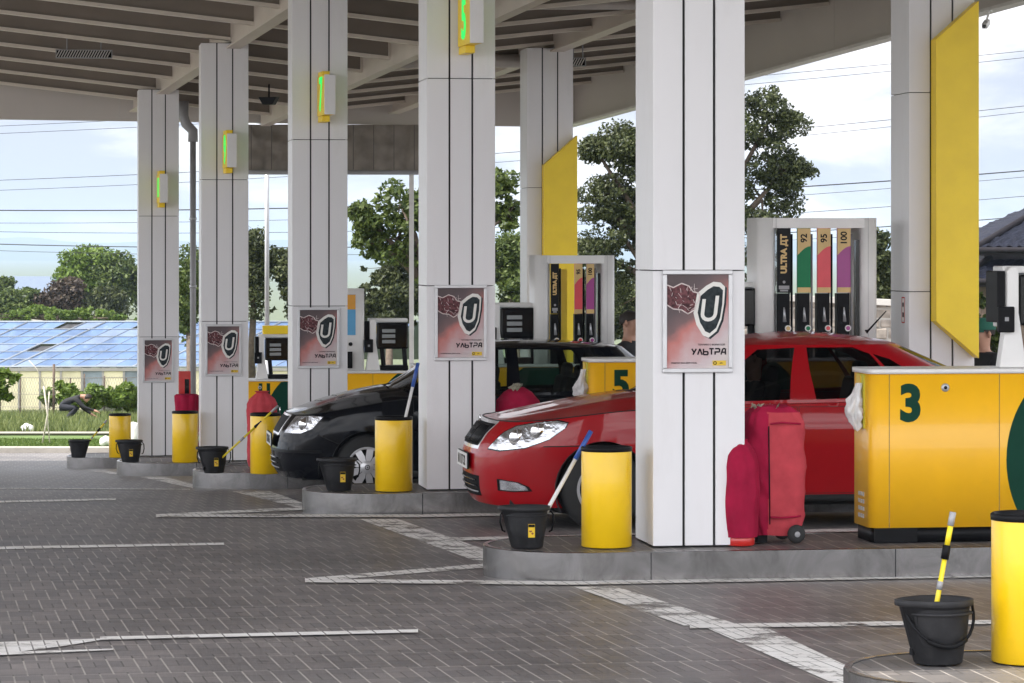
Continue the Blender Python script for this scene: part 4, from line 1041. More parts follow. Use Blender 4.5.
def build_car(name,label,loc_,rot,P):
    t=thing(name,label,'car',loc_,rot)
    paint=P['paint']; L=P['L']; Wd=P['W']
    def bpos(x,y,z):
        fx=np.interp(z,*P['nose']); rx=np.interp(z,*P['tail'])
        xx=x+fx*max(0,1-x/1.0)+rx*max(0,(x-(L-.8))/.8)
        ws=np.interp(z,*P['wz']); return Vector((xx,y*ws,z))
    bs=Sheet(P['plan'],lambda x:np.interp(x,*P['zb']),lambda x:np.interp(x,*P['zt']),bpos)
    kb_,zbel,zroof=P['belt'],P['belt'],P['roof']
    def cpos(x,y,z):
        h=max(0,z-zbel)/(zroof-zbel); h=min(h,1.05)
        fw=max(0,1-(x-P['xw0'])/P['wlen']); rw=max(0,1-(P['xr0']-x)/P['rlen'])
        xx=x+P['fs']*h*fw**1.0-P['rs']*h*rw**1.0
        return Vector((xx,y*(1-P['tumble']*h**1.1),z))
    cs=Sheet(P['cab'],lambda x:zbel-.03,lambda x:zroof,cpos)
    wr=P['wr']; ar=wr+P.get('gap',.045)
    hub=P['hubs']; zc=wr
    holes=[]
    for hx in hub:
        q0=bs.sx(hx); holes.append([(q0+ar*math.cos(a),zc+ar*math.sin(a)) for a in np.linspace(-.75,math.pi+.75,40)])
    reg=[(n,p) for n,p in P['regions'](bs)]
    v,tr=bs.mesh(reg,holes)
    mats={'headlight':LENS,'grille':MESHB,'grille_surround':TRIM,'fog_light':LENS,'lower_grille':MESHB,'lamp_bezel':BLACKG,'seam':UNDER,'tail_light':REDEX,'turn_lamp':LORG,'trim_strip':BLACK,'fog_surround':BLACK}
    creg=[(n,p) for n,p in P['cregions'](cs)]
    v2,tr2=cs.mesh(creg,[])
    body=MB()
    def emit(shv,vv,nm,tris):
        if nm=='body':
            for s_ in (1,-1): vs,fs=emit_tris(shv,vv,tris,s_); body.add(vs,fs,True)
            return
        for s_ in (1,-1):
            vs,fs=emit_tris(shv,vv,tris,s_)
            if nm in ('grille','lower_grille','windscreen','rear_window','grille_surround','trim_strip','seam') :
                key=nm
                if key in merged: merged[key].add(vs,fs,True)
                else: merged[key]=MB().add(vs,fs,True)
                continue
            m=MB(); m.add(vs,fs,True)
            mm=mats.get(nm,paint)
            if nm.endswith('window'): mm=P['glass']
            n2={'front_door':'door','rear_door':'door','front_window':'side_window','back_window':'side_window','quarter_window':'side_window'}.get(nm,nm)
            o=m.build(n2,mm,t)
            if nm in ('headlight',):
                # inner lamps
                P_=[Vector(q) for q in vs]; c=sum(P_,Vector())/len(P_)
                lm=MB(); 
                for dx_ in P['lamps']:
                    pt=bs.F(bs.sx(dx_[0]),dx_[1]); lm.lathe([(0,-.004),(.035,.0),(.065,.012)],18,axis='y',c=(pt.x,s_*(pt.y)+(-.006 if s_>0 else -.006),pt.z))
                lm.build('lamp_bowl',CHROME,o)
    merged={}
    for nm,ts in tr.items(): emit(bs,v,nm,ts)
    for nm,ts in tr2.items(): emit(cs,v2,nm,ts)
    for nm,m in merged.items():
        mm=mats.get(nm,paint)
        if nm in('windscreen','rear_window'): mm=P['wglass']
        m.build({'seam':'panel_gap'}.get(nm,nm),mm,t)
    # bonnet / shoulder / boot cap
    bt=[bs.F(q,bs.zt(bs.xy(q)[0])) for q in np.linspace(0,bs.S,160)]
    bx=np.array([p.x for p in bt]); by=np.array([p.y for p in bt]); bz=np.array([p.z for p in bt]); mxi=int(np.argmax(by))
    order=np.argsort(bx); 
    cb=[cs.F(q,zbel-.03) for q in np.linspace(0,cs.S,120)]; cbx=np.array([p.x for p in cb]); cby=np.array([p.y for p in cb]); 
    xs=np.r_[np.linspace(bx.min(),bx.min()+.5,26),np.linspace(bx.min()+.52,bx.max(),80)]
    ny=14; vs=[];fs=[]
    for x in xs:
        w=float(np.interp(x,bx[order],by[order])); zz=float(np.interp(x,bx[order],bz[order]))
        cr=float(np.interp(x,*P['crown']))
        for j in range(-ny,ny+1):
            q=j/ny; y=w*q; rid=P.get('ridge',.012)*math.exp(-((abs(q)-.62)/.10)**2)*min(1,max(0,(x-.15)/.4))
            vs.append((x,y,zz+cr*(1-abs(q)**2.6)+rid))
    nn=2*ny+1
    for i in range(len(xs)-1):
        for j in range(nn-1):
            cx_=(vs[i*nn+j][0]+vs[(i+1)*nn+j+1][0])/2; cy_=(vs[i*nn+j][1]+vs[(i+1)*nn+j+1][1])/2
            if cbx.min()+.12<cx_<cbx.max()-.1:
                w=float(np.interp(cx_,cbx,cby)) 
                if abs(cy_)<w-.08: continue
            fs.append((i*nn+j,i*nn+j+1,(i+1)*nn+j+1,(i+1)*nn+j))
    bon=[f for f in fs if vs[f[0]][0]<cbx.min()+.3]; rest=[f for f in fs if vs[f[0]][0]>=cbx.min()+.3]
    body.add(vs,rest,True)
    m=MB(); m.add(vs,bon,True); bo_=m.build('bonnet',paint,t)
    for s_ in (1,-1):       # shut line along the wing and across the nose
        ln_=[Vector((p.x,s_*p.y,p.z+.001)) for p in bt[:mxi] if .10<p.x<cbx.min()+.28]
        MB().tube(ln_,.0045,6).build('shut_line',UNDER,bo_)
    # grille bars, sill trims
    for i in range(P.get('bars',0)):
        yy=-.33+.66*i/(P['bars']-1); a=bs.F(bs.sy(abs(yy)),.64); b=bs.F(bs.sy(abs(yy)),.775); sg=1 if yy>0 else -1
        MB().tube([(a.x-.004,sg*a.y,a.z),(b.x-.004,sg*b.y,b.z)],.006,6).build('grille_bar',BLACKG,t)
    for i in range(3):
        zz=.275+.045*i; q=[bs.F(bs.sy(abs(y_)),zz) for y_ in np.linspace(-.38,.38,13)]; ys_=np.linspace(-.38,.38,13)
        MB().tube([(p.x-.006,math.copysign(p.y,y_) if y_ else 0,p.z) for p,y_ in zip(q,ys_)],.006,6).build('intake_bar',GREYP if i==0 else BLACKG,t)
    for s_ in (1,-1):
        q=[bs.F(bs.sx(x_),.235) for x_ in np.linspace(hub[0]+.42,hub[1]-.42,16)]
        MB().tube([(p.x,s_*(p.y+.002),p.z) for p in q],.028,8).build('sill_trim',UNDER,t)
    # roof cap
    rt=[cs.F(q,zroof) for q in np.linspace(0,cs.S,160)]
    rx=np.array([p.x for p in rt]); ry_=np.array([p.y for p in rt]); o=np.argsort(rx)
    xs=np.linspace(rx.min()+1e-3,rx.max()-1e-3,60); vs=[];fs=[]; ny=12; nn=2*ny+1
    for x in xs:
        w=float(np.interp(x,rx[o],ry_[o])); q=(x-xs[0])/(xs[-1]-xs[0]); lng=max(0.,math.sin(math.pi*min(1,max(0,q))**.85))**.75
        for j in range(-ny,ny+1):
            k=j/ny; vs.append((x,w*k,zroof+P['rc']*lng*(1-abs(k)**3)+.0))
    for i in range(len(xs)-1):
        for j in range(nn-1): fs.append((i*nn+j,i*nn+j+1,(i+1)*nn+j+1,(i+1)*nn+j))
    body.add(vs,fs,True)
    bo=body.build('body',paint,t)
    # underside, arches, wheels
    m=MB(); m.bb(.25,L-.3,-Wd*.38,Wd*.38,.17,.30); m.bb(.5,L-.5,-Wd*.30,Wd*.30,.30,.62); m.build('underbody',UNDER,t)
    m=MB()
    for hx in hub:
        for s_ in (1,-1):
            n=20; vs=[];fs=[]
            for i in range(n+1):
                a=-.5+(math.pi+1.0)*i/n
                for yy in (Wd*.30,Wd*.487): vs.append((hx+(ar+.0)*math.cos(a),s_*yy,zc+(ar+.0)*math.sin(a)))
            for i in range(n): fs.append((2*i,2*i+1,2*i+3,2*i+2))
            m.add(vs,fs,True)
    m.build('arch_liner',UNDER,t)
    for hx in hub:
        for s_ in (1,-1):
            y1=Wd*.485; wd=.19
            g=MB(); prof=[(wr*.64,-wd/2),(wr*.9,-wd/2+.0),(wr*.985,-wd/2+.03),(wr,-.05),(wr,.05),(wr*.985,wd/2-.03),(wr*.9,wd/2),(wr*.64,wd/2),(wr*.62,0)]
            g.lathe(prof,44,axis='y',c=(hx,s_*(y1-wd/2),zc)); w=g.build('wheel',RUBBER,t)
            g=MB(); f=s_*(y1-.012)
            # hubcap disc with openings: dark plate, spokes in front
            g.lathe([(0,s_*-.03),(wr*.63,s_*-.03)],40,axis='y',c=(hx,f,zc)); g.build('rim_back',BLACK,w)
            g=MB(); g.lathe([(wr*.56,s_*-.006),(wr*.645,s_*.004),(wr*.665,s_*-.004),(wr*.66,s_*-.03),(wr*.56,s_*-.012),(wr*.56,s_*-.006)],44,axis='y',c=(hx,f,zc))
            ns=P['spokes']
            for i in range(ns):
                a0=2*math.pi*i/ns; pl=[]
                for (rr_,ww) in ((.10,.30),(.30,.30*ns/ns*.55),(.57,P['spw'])): pl.append((rr_*wr*1.0,ww))
                vs=[]
                for rr_,ww in ((.12*wr,.9*math.pi/ns*.95),(.34*wr,math.pi/ns*.92),(.58*wr,math.pi/ns*P['spw'])):
                    for sg in (-1,1):
                        a=a0+sg*ww; vs.append((hx+rr_*math.cos(a),f+s_*(.012 if rr_<.3*wr else .006 if rr_<.5*wr else -.002),zc+rr_*math.sin(a)))
                g.add(vs,[(0,1,3,2),(2,3,5,4)],False)
            g.lathe([(0,s_*.022),(.03,s_*.022),(.05,s_*.016),(.14*wr+.02,s_*.012)],24,axis='y',c=(hx,f,zc)); g.build('hubcap',HUBCAP,w)
            g=MB(); g.lathe([(.024,s_*.0235),(.017,s_*.0235)],20,axis='y',c=(hx,f,zc)); g.lathe([(0,s_*.0236),(.008,s_*.0236)],10,axis='y',c=(hx,f,zc)); g.build('hub_emblem',BLACK,w)
    # plates
    for (px_,pz,fr_) in P['plates']:
        m=MB(); sg=-1 if fr_ else 1
        m.bb(px_-.006,px_+.006,-.265,.265,pz-.062,pz+.062); pl=m.build('plate_holder',BLACK,t)
        m=MB(); m.bb(px_+sg*.010-.003,px_+sg*.010+.003,-.26,.26,pz-.057,pz+.057); pp=m.build('number_plate',PLATE,pl)
        text('plate_text',P['ptext'],.105,BLACK,pp,(px_+sg*.0145,0,pz-.004),(R(90),0,R(-90 if fr_ else 90)),bold=.002,sx=1.0)
    # emblem
    e=P['emblem']; m=MB(); m.lathe([(0,-.006),(.022,-.005),(.028,0),(.026,.004)],24,axis='x',c=(e[0],0,e[1])); em=m.build('emblem',CHROME,t)
    m=MB(); m.lathe([(0,-.0072),(.018,-.0065)],20,axis='x',c=(e[0],0,e[1])); m.build('emblem_centre',GREEN,em)
    # mirrors
    mx_=P['mirror']
    for s_ in (1,-1):
        m=MB(); m.lathe([(0,-.07),(.045,-.055),(.072,-.01),(.07,.04),(.0,.05)],20,axis='x',c=(mx_[0],s_*mx_[1],mx_[2]),sx=1.35,sy=1.0); m.tube([(mx_[0],s_*(mx_[1]-.17),mx_[2]-.06),(mx_[0],s_*mx_[1],mx_[2]-.02)],.022,8); m.build('mirror',paint,t)
    # cabin fittings
    m=MB()
    for sx_,rowx in ((P['seats'][0],.26),(P['seats'][1],.32)):
        for yy in (-.36,.36):
            m.box(sx_,yy,.52,.50,.46,.18); m.box(sx_+.30,yy,.82,.13,.46,.56,Matrix.Rotation(R(12),3,'Y')); m.box(sx_+.37,yy,1.14,.09,.25,.17,Matrix.Rotation(R(8),3,'Y'))
    m.build('seat',SEAT,t,bevel=.04,seg=3)
    m=MB(); m.box(P['dash'],0,.82,.34,1.2,.22); m.build('dashboard',SEAT,t,bevel=.05,seg=3)
    m=MB(); ca=Vector((P['dash']+.30,.36,.90))
    ring=[ca+Vector((.06*math.sin(a),.18*math.cos(a),.17*math.sin(a))) for a in np.linspace(0,2*math.pi,25)]
    m.tube(ring,.014,8,caps=False); m.tube([ca,ca+Vector((-.2,0,-.05))],.025,8); m.tube([ring[0],ring[12]],.014,6); m.build('steering_wheel',BLACK,t)
    if P.get('antenna'):
        a=P['antenna']; m=MB(); m.tube([a[0],a[0]+Vector((.02,0,.012)),a[1]],[.018,.008,.004],8); m.build('antenna',BLACK,t)
    for s_ in (1,-1):
        for hx_,hz in P['handles']:
            q=bs.F(bs.sx(hx_),hz); m=MB(); m.tube([(q.x-.10,s_*(q.y-.004),q.z),(q.x-.08,s_*(q.y+.022),q.z+.004),(q.x+.08,s_*(q.y+.022),q.z+.008),(q.x+.10,s_*(q.y-.004),q.z+.008)],.012,8); m.build('door_handle',paint,t)
    # wipers
    m=MB(); a=cs.F(cs.sy(.25),zbel+.02); b=cs.F(cs.sy(.0),zbel+.08)
    m.tube([a+Vector((-.02,0,.02)),b+Vector((-.02,-.3,.02))],.008,6); m.build('wiper',BLACK,t)
    return t

# red five door car: x runs from the nose to the tail, z up from the road
def red_regions(s):
    sx,sy=s.sx,s.sy
    g=[]
    a0,a1=sy(.0),sy(.40); 
    g.append(('grille',[(-.01,.625),(sy(.375),.625),(sy(.43),.79),(-.01,.79)]))
    g.append(('grille_surround',[(-.01,.60),(sy(.395),.60),(sy(.46),.825),(-.01,.825)]))
    hl=[(sy(.55),.615),(sx(.17),.605),(sx(.34),.628),(sx(.50),.692),(sx(.595),.775),(sx(.60),.812),(sx(.50),.828),(sx(.34),.815),(sx(.19),.785),(sy(.63),.745)]
    hc=(sum(p[0] for p in hl)/len(hl),sum(p[1] for p in hl)/len(hl)); g.append(('headlight',hl)); g.append(('lamp_bezel',[(hc[0]+(p[0]-hc[0])*1.04,hc[1]+(p[1]-hc[1])*1.09) for p in hl]))
    g.append(('lower_grille',[(-.01,.235),(sy(.42),.245),(sy(.44),.40),(-.01,.405)]))
    fg=[(sy(.64),.30),(sx(.26),.292),(sx(.40),.30),(sx(.375),.335),(sx(.30),.37),(sx(.18),.388),(sy(.64),.388)]
    fc=(sum(p[0] for p in fg)/len(fg),sum(p[1] for p in fg)/len(fg)); g.append(('fog_light',[(fc[0]+(p[0]-fc[0])*.80,fc[1]+(p[1]-fc[1])*.80) for p in fg])); g.append(('fog_surround',fg))
    w=.010
    # bumper seam from lamp to arch, doors
    g.append(('seam',[(sx(.47),.632),(sx(.84),.640),(sx(.84),.648),(sx(.47),.641)]))
    fd=[(sx(1.47),.27),(sx(2.42),.27),(sx(2.42),.925),(sx(1.47),.925)]
    rd=[(sx(2.43),.27),(sx(3.02),.27),(sx(3.16),.45),(sx(3.30),.70),(sx(3.33),.925),(sx(2.43),.925)]
    ins=lambda p,d: [(sum(q[0] for q in p)/len(p)+(x-sum(q[0] for q in p)/len(p))*(1-d/.45), sum(q[1] for q in p)/len(p)+(z-sum(q[1] for q in p)/len(p))*(1-d/.33)) for x,z in p]
    g.append(('front_door',ins(fd,.004))); g.append(('rear_door',ins(rd,.004))); g.append(('seam',fd)); g.append(('seam',rd))
    g.append(('tail_light',[(sx(4.25),.66),(s.ry(.62),.66),(s.ry(.62),.9),(sx(4.2),.9)]))
    return g
def red_c(s):
    sx,sy=s.sx,s.sy; zb_,zt=.955,1.365
    return [('windscreen',[(-.01,.93),(sy(.61),.93),(sy(.61),1.385),(-.01,1.385)]),
            ('front_window',[(sx(1.62),zb_),(sx(2.37),zb_+.02),(sx(2.30),zt),(sx(1.66),zt-.015)]),
            ('back_window',[(sx(2.58),zb_+.02),(sx(3.30),zb_+.045),(sx(3.42),zt-.05),(sx(3.25),zt),(sx(2.52),zt)]),
            ('quarter_window',[(sx(3.36),zb_+.05),(sx(3.72),zb_+.10),(sx(3.62),zt-.09),(sx(3.47),zt-.05)]),
            ('rear_window',[(s.ry(.58),.98),(s.S+.01,.98),(s.S+.01,1.36),(s.ry(.58),1.36)])]
RED=dict(paint=CARRED,glass=GLASS_D,wglass=GLASS_D,L=4.57,W=1.77,
  plan=[(0,0),(.012,.25),(.05,.45),(.12,.60),(.25,.72),(.48,.80),(.9,.855),(1.6,.88),(2.6,.885),(3.5,.875),(4.1,.82),(4.38,.70),(4.52,.45),(4.57,0)],
  nose=([.15,.22,.30,.42,.55,.62,.72,.82,.95],[.10,.045,.015,.0,.0,.015,.07,.17,.34]),tail=([.2,.4,.7,.95],[-.05,0,0,-.1]),
  wz=([.15,.25,.45,.65,.80,.95],[.93,.965,.99,1.0,.985,.945]),
  zb=([0,.4,.8,1.5,3.0,3.8,4.57],[.185,.18,.17,.20,.21,.24,.27]),
  zt=([0,.05,.15,.35,.7,1.1,1.5,2.5,3.6,4.2,4.57],[.815,.815,.815,.83,.865,.90,.925,.945,.965,.96,.95]),
  crown=([0,.15,.25,.5,.9,1.3,2,3.5,4.4,4.57],[.0,.0,.012,.038,.075,.105,.05,.03,.03,.0]),
  belt=.95,roof=1.385,xw0=1.20,wlen=1.35,fs=.83,xr0=4.36,rlen=1.75,rs=1.0,tumble=.20,rc=.085,
  cab=[(1.20,0),(1.23,.3),(1.34,.55),(1.52,.70),(1.9,.775),(2.6,.80),(3.3,.785),(3.8,.72),(4.15,.55),(4.33,.3),(4.36,0)],
  wr=.316,hubs=(.93,3.51),bars=15,regions=red_regions,cregions=red_c,lamps=[(.26,.70),(.40,.745)],spokes=5,spw=.34,plates=[(-.012,.50,True),(4.585,.62,False)],ptext='M 117 32',emblem=(.115,.815),mirror=(1.66,.97,1.0),
  seats=(1.95,2.85),dash=1.50,antenna=(Vector((3.18,0,1.465)),Vector((3.33,-.05,1.63))),handles=[(2.25,.80),(3.16,.82)])
rc_loc=Vector(((465-CX)/F*23.8,23.8,gz(23.55)))
redcar=build_car('parked_car','glossy red five door car facing left behind the largest pillar',rc_loc,ROT,RED)

def blk_regions(s):
    sx,sy=s.sx,s.sy; g=[]
    g.append(('grille',[(-.01,.60),(sy(.30),.60),(sy(.36),.755),(-.01,.755)]))
    g.append(('grille_surround',[(-.01,.575),(sy(.32),.575),(sy(.39),.785),(-.01,.785)]))
    hb_=[(sy(.46),.61),(sx(.20),.612),(sx(.29),.655),(sx(.345),.765),(sx(.22),.775),(sy(.50),.765)]; hc=(sum(p[0] for p in hb_)/6,sum(p[1] for p in hb_)/6); g.append(('headlight',hb_)); g.append(('lamp_bezel',[(hc[0]+(p[0]-hc[0])*1.06,hc[1]+(p[1]-hc[1])*1.09) for p in hb_]))
    g.append(('lower_grille',[(-.01,.235),(sy(.45),.245),(sy(.45),.36),(-.01,.36)]))
    g.append(('trim_strip',[(-.01,.425),(sx(.42),.43),(sx(.42),.455),(-.01,.45)]))
    g.append(('seam',[(sx(.36),.60),(sx(.60),.50),(sx(.60),.507),(sx(.36),.607)]))
    fd=[(sx(1.27),.25),(sx(2.22),.25),(sx(2.22),.925),(sx(1.27),.925)]; rd=[(sx(2.23),.25),(sx(2.74),.25),(sx(2.88),.44),(sx(3.0),.70),(sx(3.02),.925),(sx(2.23),.925)]
    ins=lambda p,d: [(sum(q[0] for q in p)/len(p)+(x-sum(q[0] for q in p)/len(p))*(1-d/.45), sum(q[1] for q in p)/len(p)+(z-sum(q[1] for q in p)/len(p))*(1-d/.33)) for x,z in p]
    g+= [('front_door',ins(fd,.004)),('rear_door',ins(rd,.004)),('seam',fd),('seam',rd)]
    g.append(('tail_light',[(sx(3.75),.62),(s.ry(.60),.62),(s.ry(.60),.92),(sx(3.72),.92)]))
    return g
def blk_c(s):
    sx,sy=s.sx,s.sy; zb_,zt=.965,1.385
    return [('windscreen',[(-.01,.95),(sy(.58),.95),(sy(.58),1.40),(-.01,1.40)]),
            ('front_window',[(sx(1.36),zb_),(sx(2.16),zb_+.01),(sx(2.12),zt),(sx(1.40),zt-.015)]),
            ('back_window',[(sx(2.30),zb_+.01),(sx(2.93),zb_+.03),(sx(2.98),zt-.07),(sx(2.92),zt-.01),(sx(2.28),zt)]),
            ('quarter_window',[(sx(3.06),zb_+.06),(sx(3.40),zb_+.12),(sx(3.34),zt-.06),(sx(3.10),zt-.04)]),
            ('rear_window',[(s.ry(.55),1.0),(s.S+.01,1.0),(s.S+.01,1.38),(s.ry(.55),1.38)])]
BLK=dict(paint=CARBLK,glass=GLASS_L,wglass=GLASS_L,L=4.02,W=1.66,
  plan=[(0,0),(.012,.25),(.05,.44),(.13,.60),(.27,.70),(.5,.765),(.9,.81),(1.6,.83),(2.4,.83),(3.1,.82),(3.6,.77),(3.86,.66),(3.99,.4),(4.02,0)],
  nose=([.15,.22,.30,.42,.55,.62,.72,.82,.95],[.10,.045,.01,.0,.015,.04,.10,.18,.32]),tail=([.2,.4,.7,.95],[-.05,0,0,-.05]),
  wz=([.15,.25,.45,.65,.80,.95],[.93,.965,.99,1.0,.985,.945]),
  zb=([0,.4,.8,1.5,3.0,3.6,4.02],[.19,.18,.17,.19,.20,.24,.27]),
  zt=([0,.05,.15,.35,.7,1.0,1.3,2.5,3.4,4.02],[.775,.775,.78,.81,.865,.905,.935,.95,.965,.96]),
  crown=([0,.12,.25,.5,.8,1.1,2,3.5,3.9,4.02],[.0,.0,.03,.08,.11,.12,.05,.03,.02,.0]),
  belt=.96,roof=1.40,xw0=1.00,wlen=1.25,fs=.72,xr0=3.92,rlen=1.3,rs=.55,tumble=.19,rc=.065,
  cab=[(1.0,0),(1.03,.3),(1.13,.52),(1.30,.66),(1.7,.735),(2.3,.75),(2.9,.74),(3.4,.69),(3.72,.54),(3.89,.3),(3.92,0)],
  wr=.298,hubs=(.84,3.30),regions=blk_regions,cregions=blk_c,lamps=[(.21,.69)],spokes=9,spw=.52,plates=[(-.012,.53,True),(4.035,.62,False)],ptext='M 204 63',emblem=(.085,.80),mirror=(1.46,.90,1.02),
  seats=(1.72,2.55),dash=1.28,antenna=None,handles=[(2.06,.80),(2.86,.82)],gap=.04)
bc_loc=Vector(((271-CX)/F*29.45,29.45,gz(29.1)))
blkcar=build_car('parked_car','shiny black hatchback with a silver hubcap facing left between two pillars',bc_loc,ROT,BLK)

# ------------------------------------------------------------------ people
def fingers(mb_v,mb_f,wrist,dirv,nrm,scale=1.):
    mb=MB(); d=Vector(dirv).normalized(); n=Vector(nrm).normalized(); s_=d.cross(n).normalized()
    for i,l in enumerate((.068,.078,.072,.056)):
        b=Vector(wrist)+d*.085+s_*(-.03+.02*i); k=b+d*l*.5+n*.006; e=b+d*l*.9+n*.028; mb.tube([b-d*.03,b,k,e],[.0095,.0095,.0085,.006],7)
    b=Vector(wrist)+d*.03+s_*(-.04); mb.tube([b+s_*.02,b,b+d*.035-s_*.018+n*.01,b+d*.06-s_*.015+n*.02],[.012,.0115,.010,.007],7)
    return mb
def person(label,loc_,rz,J,bones,seg_mat,mats,hands=()):
    t=thing('person',label,'person',loc_,rz)
    names=list(J); idx={n:i for i,n in enumerate(names)}
    me=bpy.data.meshes.new('body'); me.from_pydata([J[n][0] for n in names],[(idx[a],idx[b]) for a,b in bones],[])
    ob=bpy.data.objects.new('body',me); col.objects.link(ob)
    sk=ob.modifiers.new('skin','SKIN'); sk.use_smooth_shade=True
    for n in names:
        r=J[n][1]; r=(r,r) if not isinstance(r,tuple) else r
        me.skin_vertices[0].data[idx[n]].radius=r
    me.skin_vertices[0].data[idx['pelvis']].use_root=True
    ss=ob.modifiers.new('sub','SUBSURF'); ss.levels=2; ss.render_levels=2
    dg=bpy.context.evaluated_depsgraph_get(); dg.update()
    m2=bpy.data.meshes.new_from_object(ob.evaluated_get(dg)); ob.modifiers.clear(); ob.data=m2
    m2.materials.clear()
    for m in mats: m2.materials.append(m)
    def near(p):
        best=(1e9,None)
        for a,b in bones:
            A=Vector(J[a][0]);B=Vector(J[b][0]); d=B-A; q=max(0,min(1,(p-A).dot(d)/max(1e-9,d.length_squared))); dd=(p-A-d*q).length
            if dd<best[0]: best=(dd,(a,b))
        return best[1]
    v0=[v.co.copy() for v in m2.vertices]; f0=[tuple(p.vertices) for p in m2.polygons]
    mi=[seg_mat.get(near(sum((v0[i] for i in f),Vector())/len(f)),0) for f in f0]
    for w,d,n in hands:
        h=fingers(None,None,w,d,n); o=len(v0); v0+= [Vector(v) for v in h.v]; f0+=[tuple(i+o for i in f) for f in h.f]; mi+=[2]*len(h.f)
    m3=bpy.data.meshes.new('body'); m3.from_pydata(v0,[],f0); m3.polygons.foreach_set('use_smooth',[True]*len(f0))
    for m in mats: m3.materials.append(m)
    m3.polygons.foreach_set('material_index',mi); m3.update(); ob.data=m3; ob.parent=t
    return t
BON=[('pelvis','belly'),('belly','chest'),('chest','neck0'),('neck0','neck'),('neck','jaw'),('jaw','skull'),('skull','crown'),('jaw','nose'),
     ('chest','shL'),('shL','elL'),('elL','wrL'),('wrL','palmL'),('chest','shR'),('shR','elR'),('elR','wrR'),('wrR','palmR'),
     ('pelvis','hipL'),('hipL','knL'),('knL','anL'),('anL','toL'),('pelvis','hipR'),('hipR','knR'),('knR','anR'),('anR','toR')]
BODYR=dict(pelvis=(.15,.11),belly=(.145,.10),chest=(.165,.115),neck0=.062,neck=.058,jaw=(.068,.08),skull=(.082,.098),crown=(.05,.06),nose=.018,
     shL=.068,shR=.068,elL=.048,elR=.048,wrL=.03,wrR=.03,palmL=(.042,.018),palmR=(.042,.018),hipL=.098,hipR=.098,knL=.06,knR=.06,anL=.042,anR=.042,toL=(.045,.03),toR=(.045,.03))
def standing(h=1.78):
    k=h/1.78
    # facing -y
    P=dict(pelvis=(0,0,.96),belly=(0,0,1.12),chest=(0,.01,1.34),neck0=(0,.02,1.47),neck=(0,.015,1.54),jaw=(0,-.01,1.61),skull=(0,.005,1.68),crown=(0,.01,1.74),nose=(0,-.105,1.635),
       shL=(.19,.02,1.42),elL=(.25,.04,1.13),wrL=(.24,-.06,.89),palmL=(.235,-.085,.82),shR=(-.19,.02,1.42),elR=(-.25,.04,1.13),wrR=(-.24,-.06,.89),palmR=(-.235,-.085,.82),
       hipL=(.095,0,.90),knL=(.11,-.02,.50),anL=(.115,.02,.09),toL=(.13,-.15,.035),hipR=(-.095,0,.90),knR=(-.11,-.02,.50),anR=(-.115,.02,.09),toR=(-.13,-.15,.035))
    return {n:(Vector(p)*k,BODYR[n]) for n,p in P.items()}
def segmats(short=True,legs=1,shirt=0,skin=2):
    d={b:shirt for b in BON}
    for b in BON:
        if b[0] in('neck','jaw','skull') : d[b]=skin
        if b[1] in('neck',): d[b]=skin
        if b[0] in('elL','elR') and short: d[b]=skin
        if b[0] in('wrL','wrR'): d[b]=skin
        if b[0] in('hipL','hipR','knL','knR','pelvis') and b[1]!='belly': d[b]=legs
        if b[0] in('anL','anR'): d[b]=3
    return d
def face_bits(t,J,hair=True,cap=None):
    c=J['skull'][0]; n=J['nose'][0]; f=(n-J['jaw'][0]); f.z=0; f.normalize(); s_=Vector((-f.y,f.x,0)); up=Vector((0,0,1))
    m=MB()
    for q in (-1,1): 
        e=c+f*.088+s_*q*.033+up*(-.02); m.tube([e-f*.01,e+f*.004],[.011,.006],8)
    m.build('eye',BLACK,t)
    m=MB(); e=c+f*.086+up*-.105; m.tube([e-s_*.025,e+s_*.025],.006,6); m.build('mouth',pm('lips',(.30,.12,.10),.5),t)
    m=MB()
    for q in (-1,1):
        e=c+s_*q*.085-f*.005+up*-.03; m.tube([e+up*.03,e+s_*q*.012,e-up*.03],[.010,.018,.008],8)
    m.build('ear',SKIN,t)
    if hair:
        m=MB(); vs=[];fs=[]; nu,nv=24,10
        for j in range(nv+1):
            th=math.pi*.56*j/nv
            for i in range(nu):
                a=2*math.pi*i/nu; d=f*math.cos(a)*.112+s_*math.sin(a)*.094
                back=.5-.5*math.cos(a); tt=th*(.78+.42*back)
                p=c+up*.0+d*math.sin(tt)*1.02+up*(.098*math.cos(tt)); p+=f*-.008
                p+= (p-c)*(.06*mnoise.noise(p*30)); vs.append(p)
        for j in range(nv):
            for i in range(nu): fs.append((j*nu+i,j*nu+(i+1)%nu,(j+1)*nu+(i+1)%nu,(j+1)*nu+i))
        m.add(vs,fs,True); m.build('hair',HAIR,t)
    if cap:
        m=MB(); vs=[];fs=[]; nu,nv=24,8
        for j in range(nv+1):
            th=math.pi*.5*j/nv
            for i in range(nu):
                a=2*math.pi*i/nu; vs.append(c+up*.012+(f*math.cos(a)*.122+s_*math.sin(a)*.104)*math.sin(th)+up*(.105*math.cos(th))-f*.004)
        for j in range(nv):
            for i in range(nu): fs.append((j*nu+i,j*nu+(i+1)%nu,(j+1)*nu+(i+1)%nu,(j+1)*nu+i))
        m.add(vs,fs,True)
        br=[]
        for i in range(11):
            a=-1.1+2.2*i/10; br.append((a,))
        vs=[];fs=[]
        for i in range(11):
            a=-1.1+2.2*i/10
            for r_,dz in ((.118,.012),(.118+.085*math.cos(a*.9),-.010)):
                vs.append(c+(f*math.cos(a)+s_*math.sin(a)*.86)*r_+up*dz)
        for i in range(10): fs.append((2*i,2*i+1,2*i+3,2*i+2))
        m.add(vs,fs,True); m.build('cap',cap,t)
PM=[SHIRT,JEANS,SKIN,BLACK]
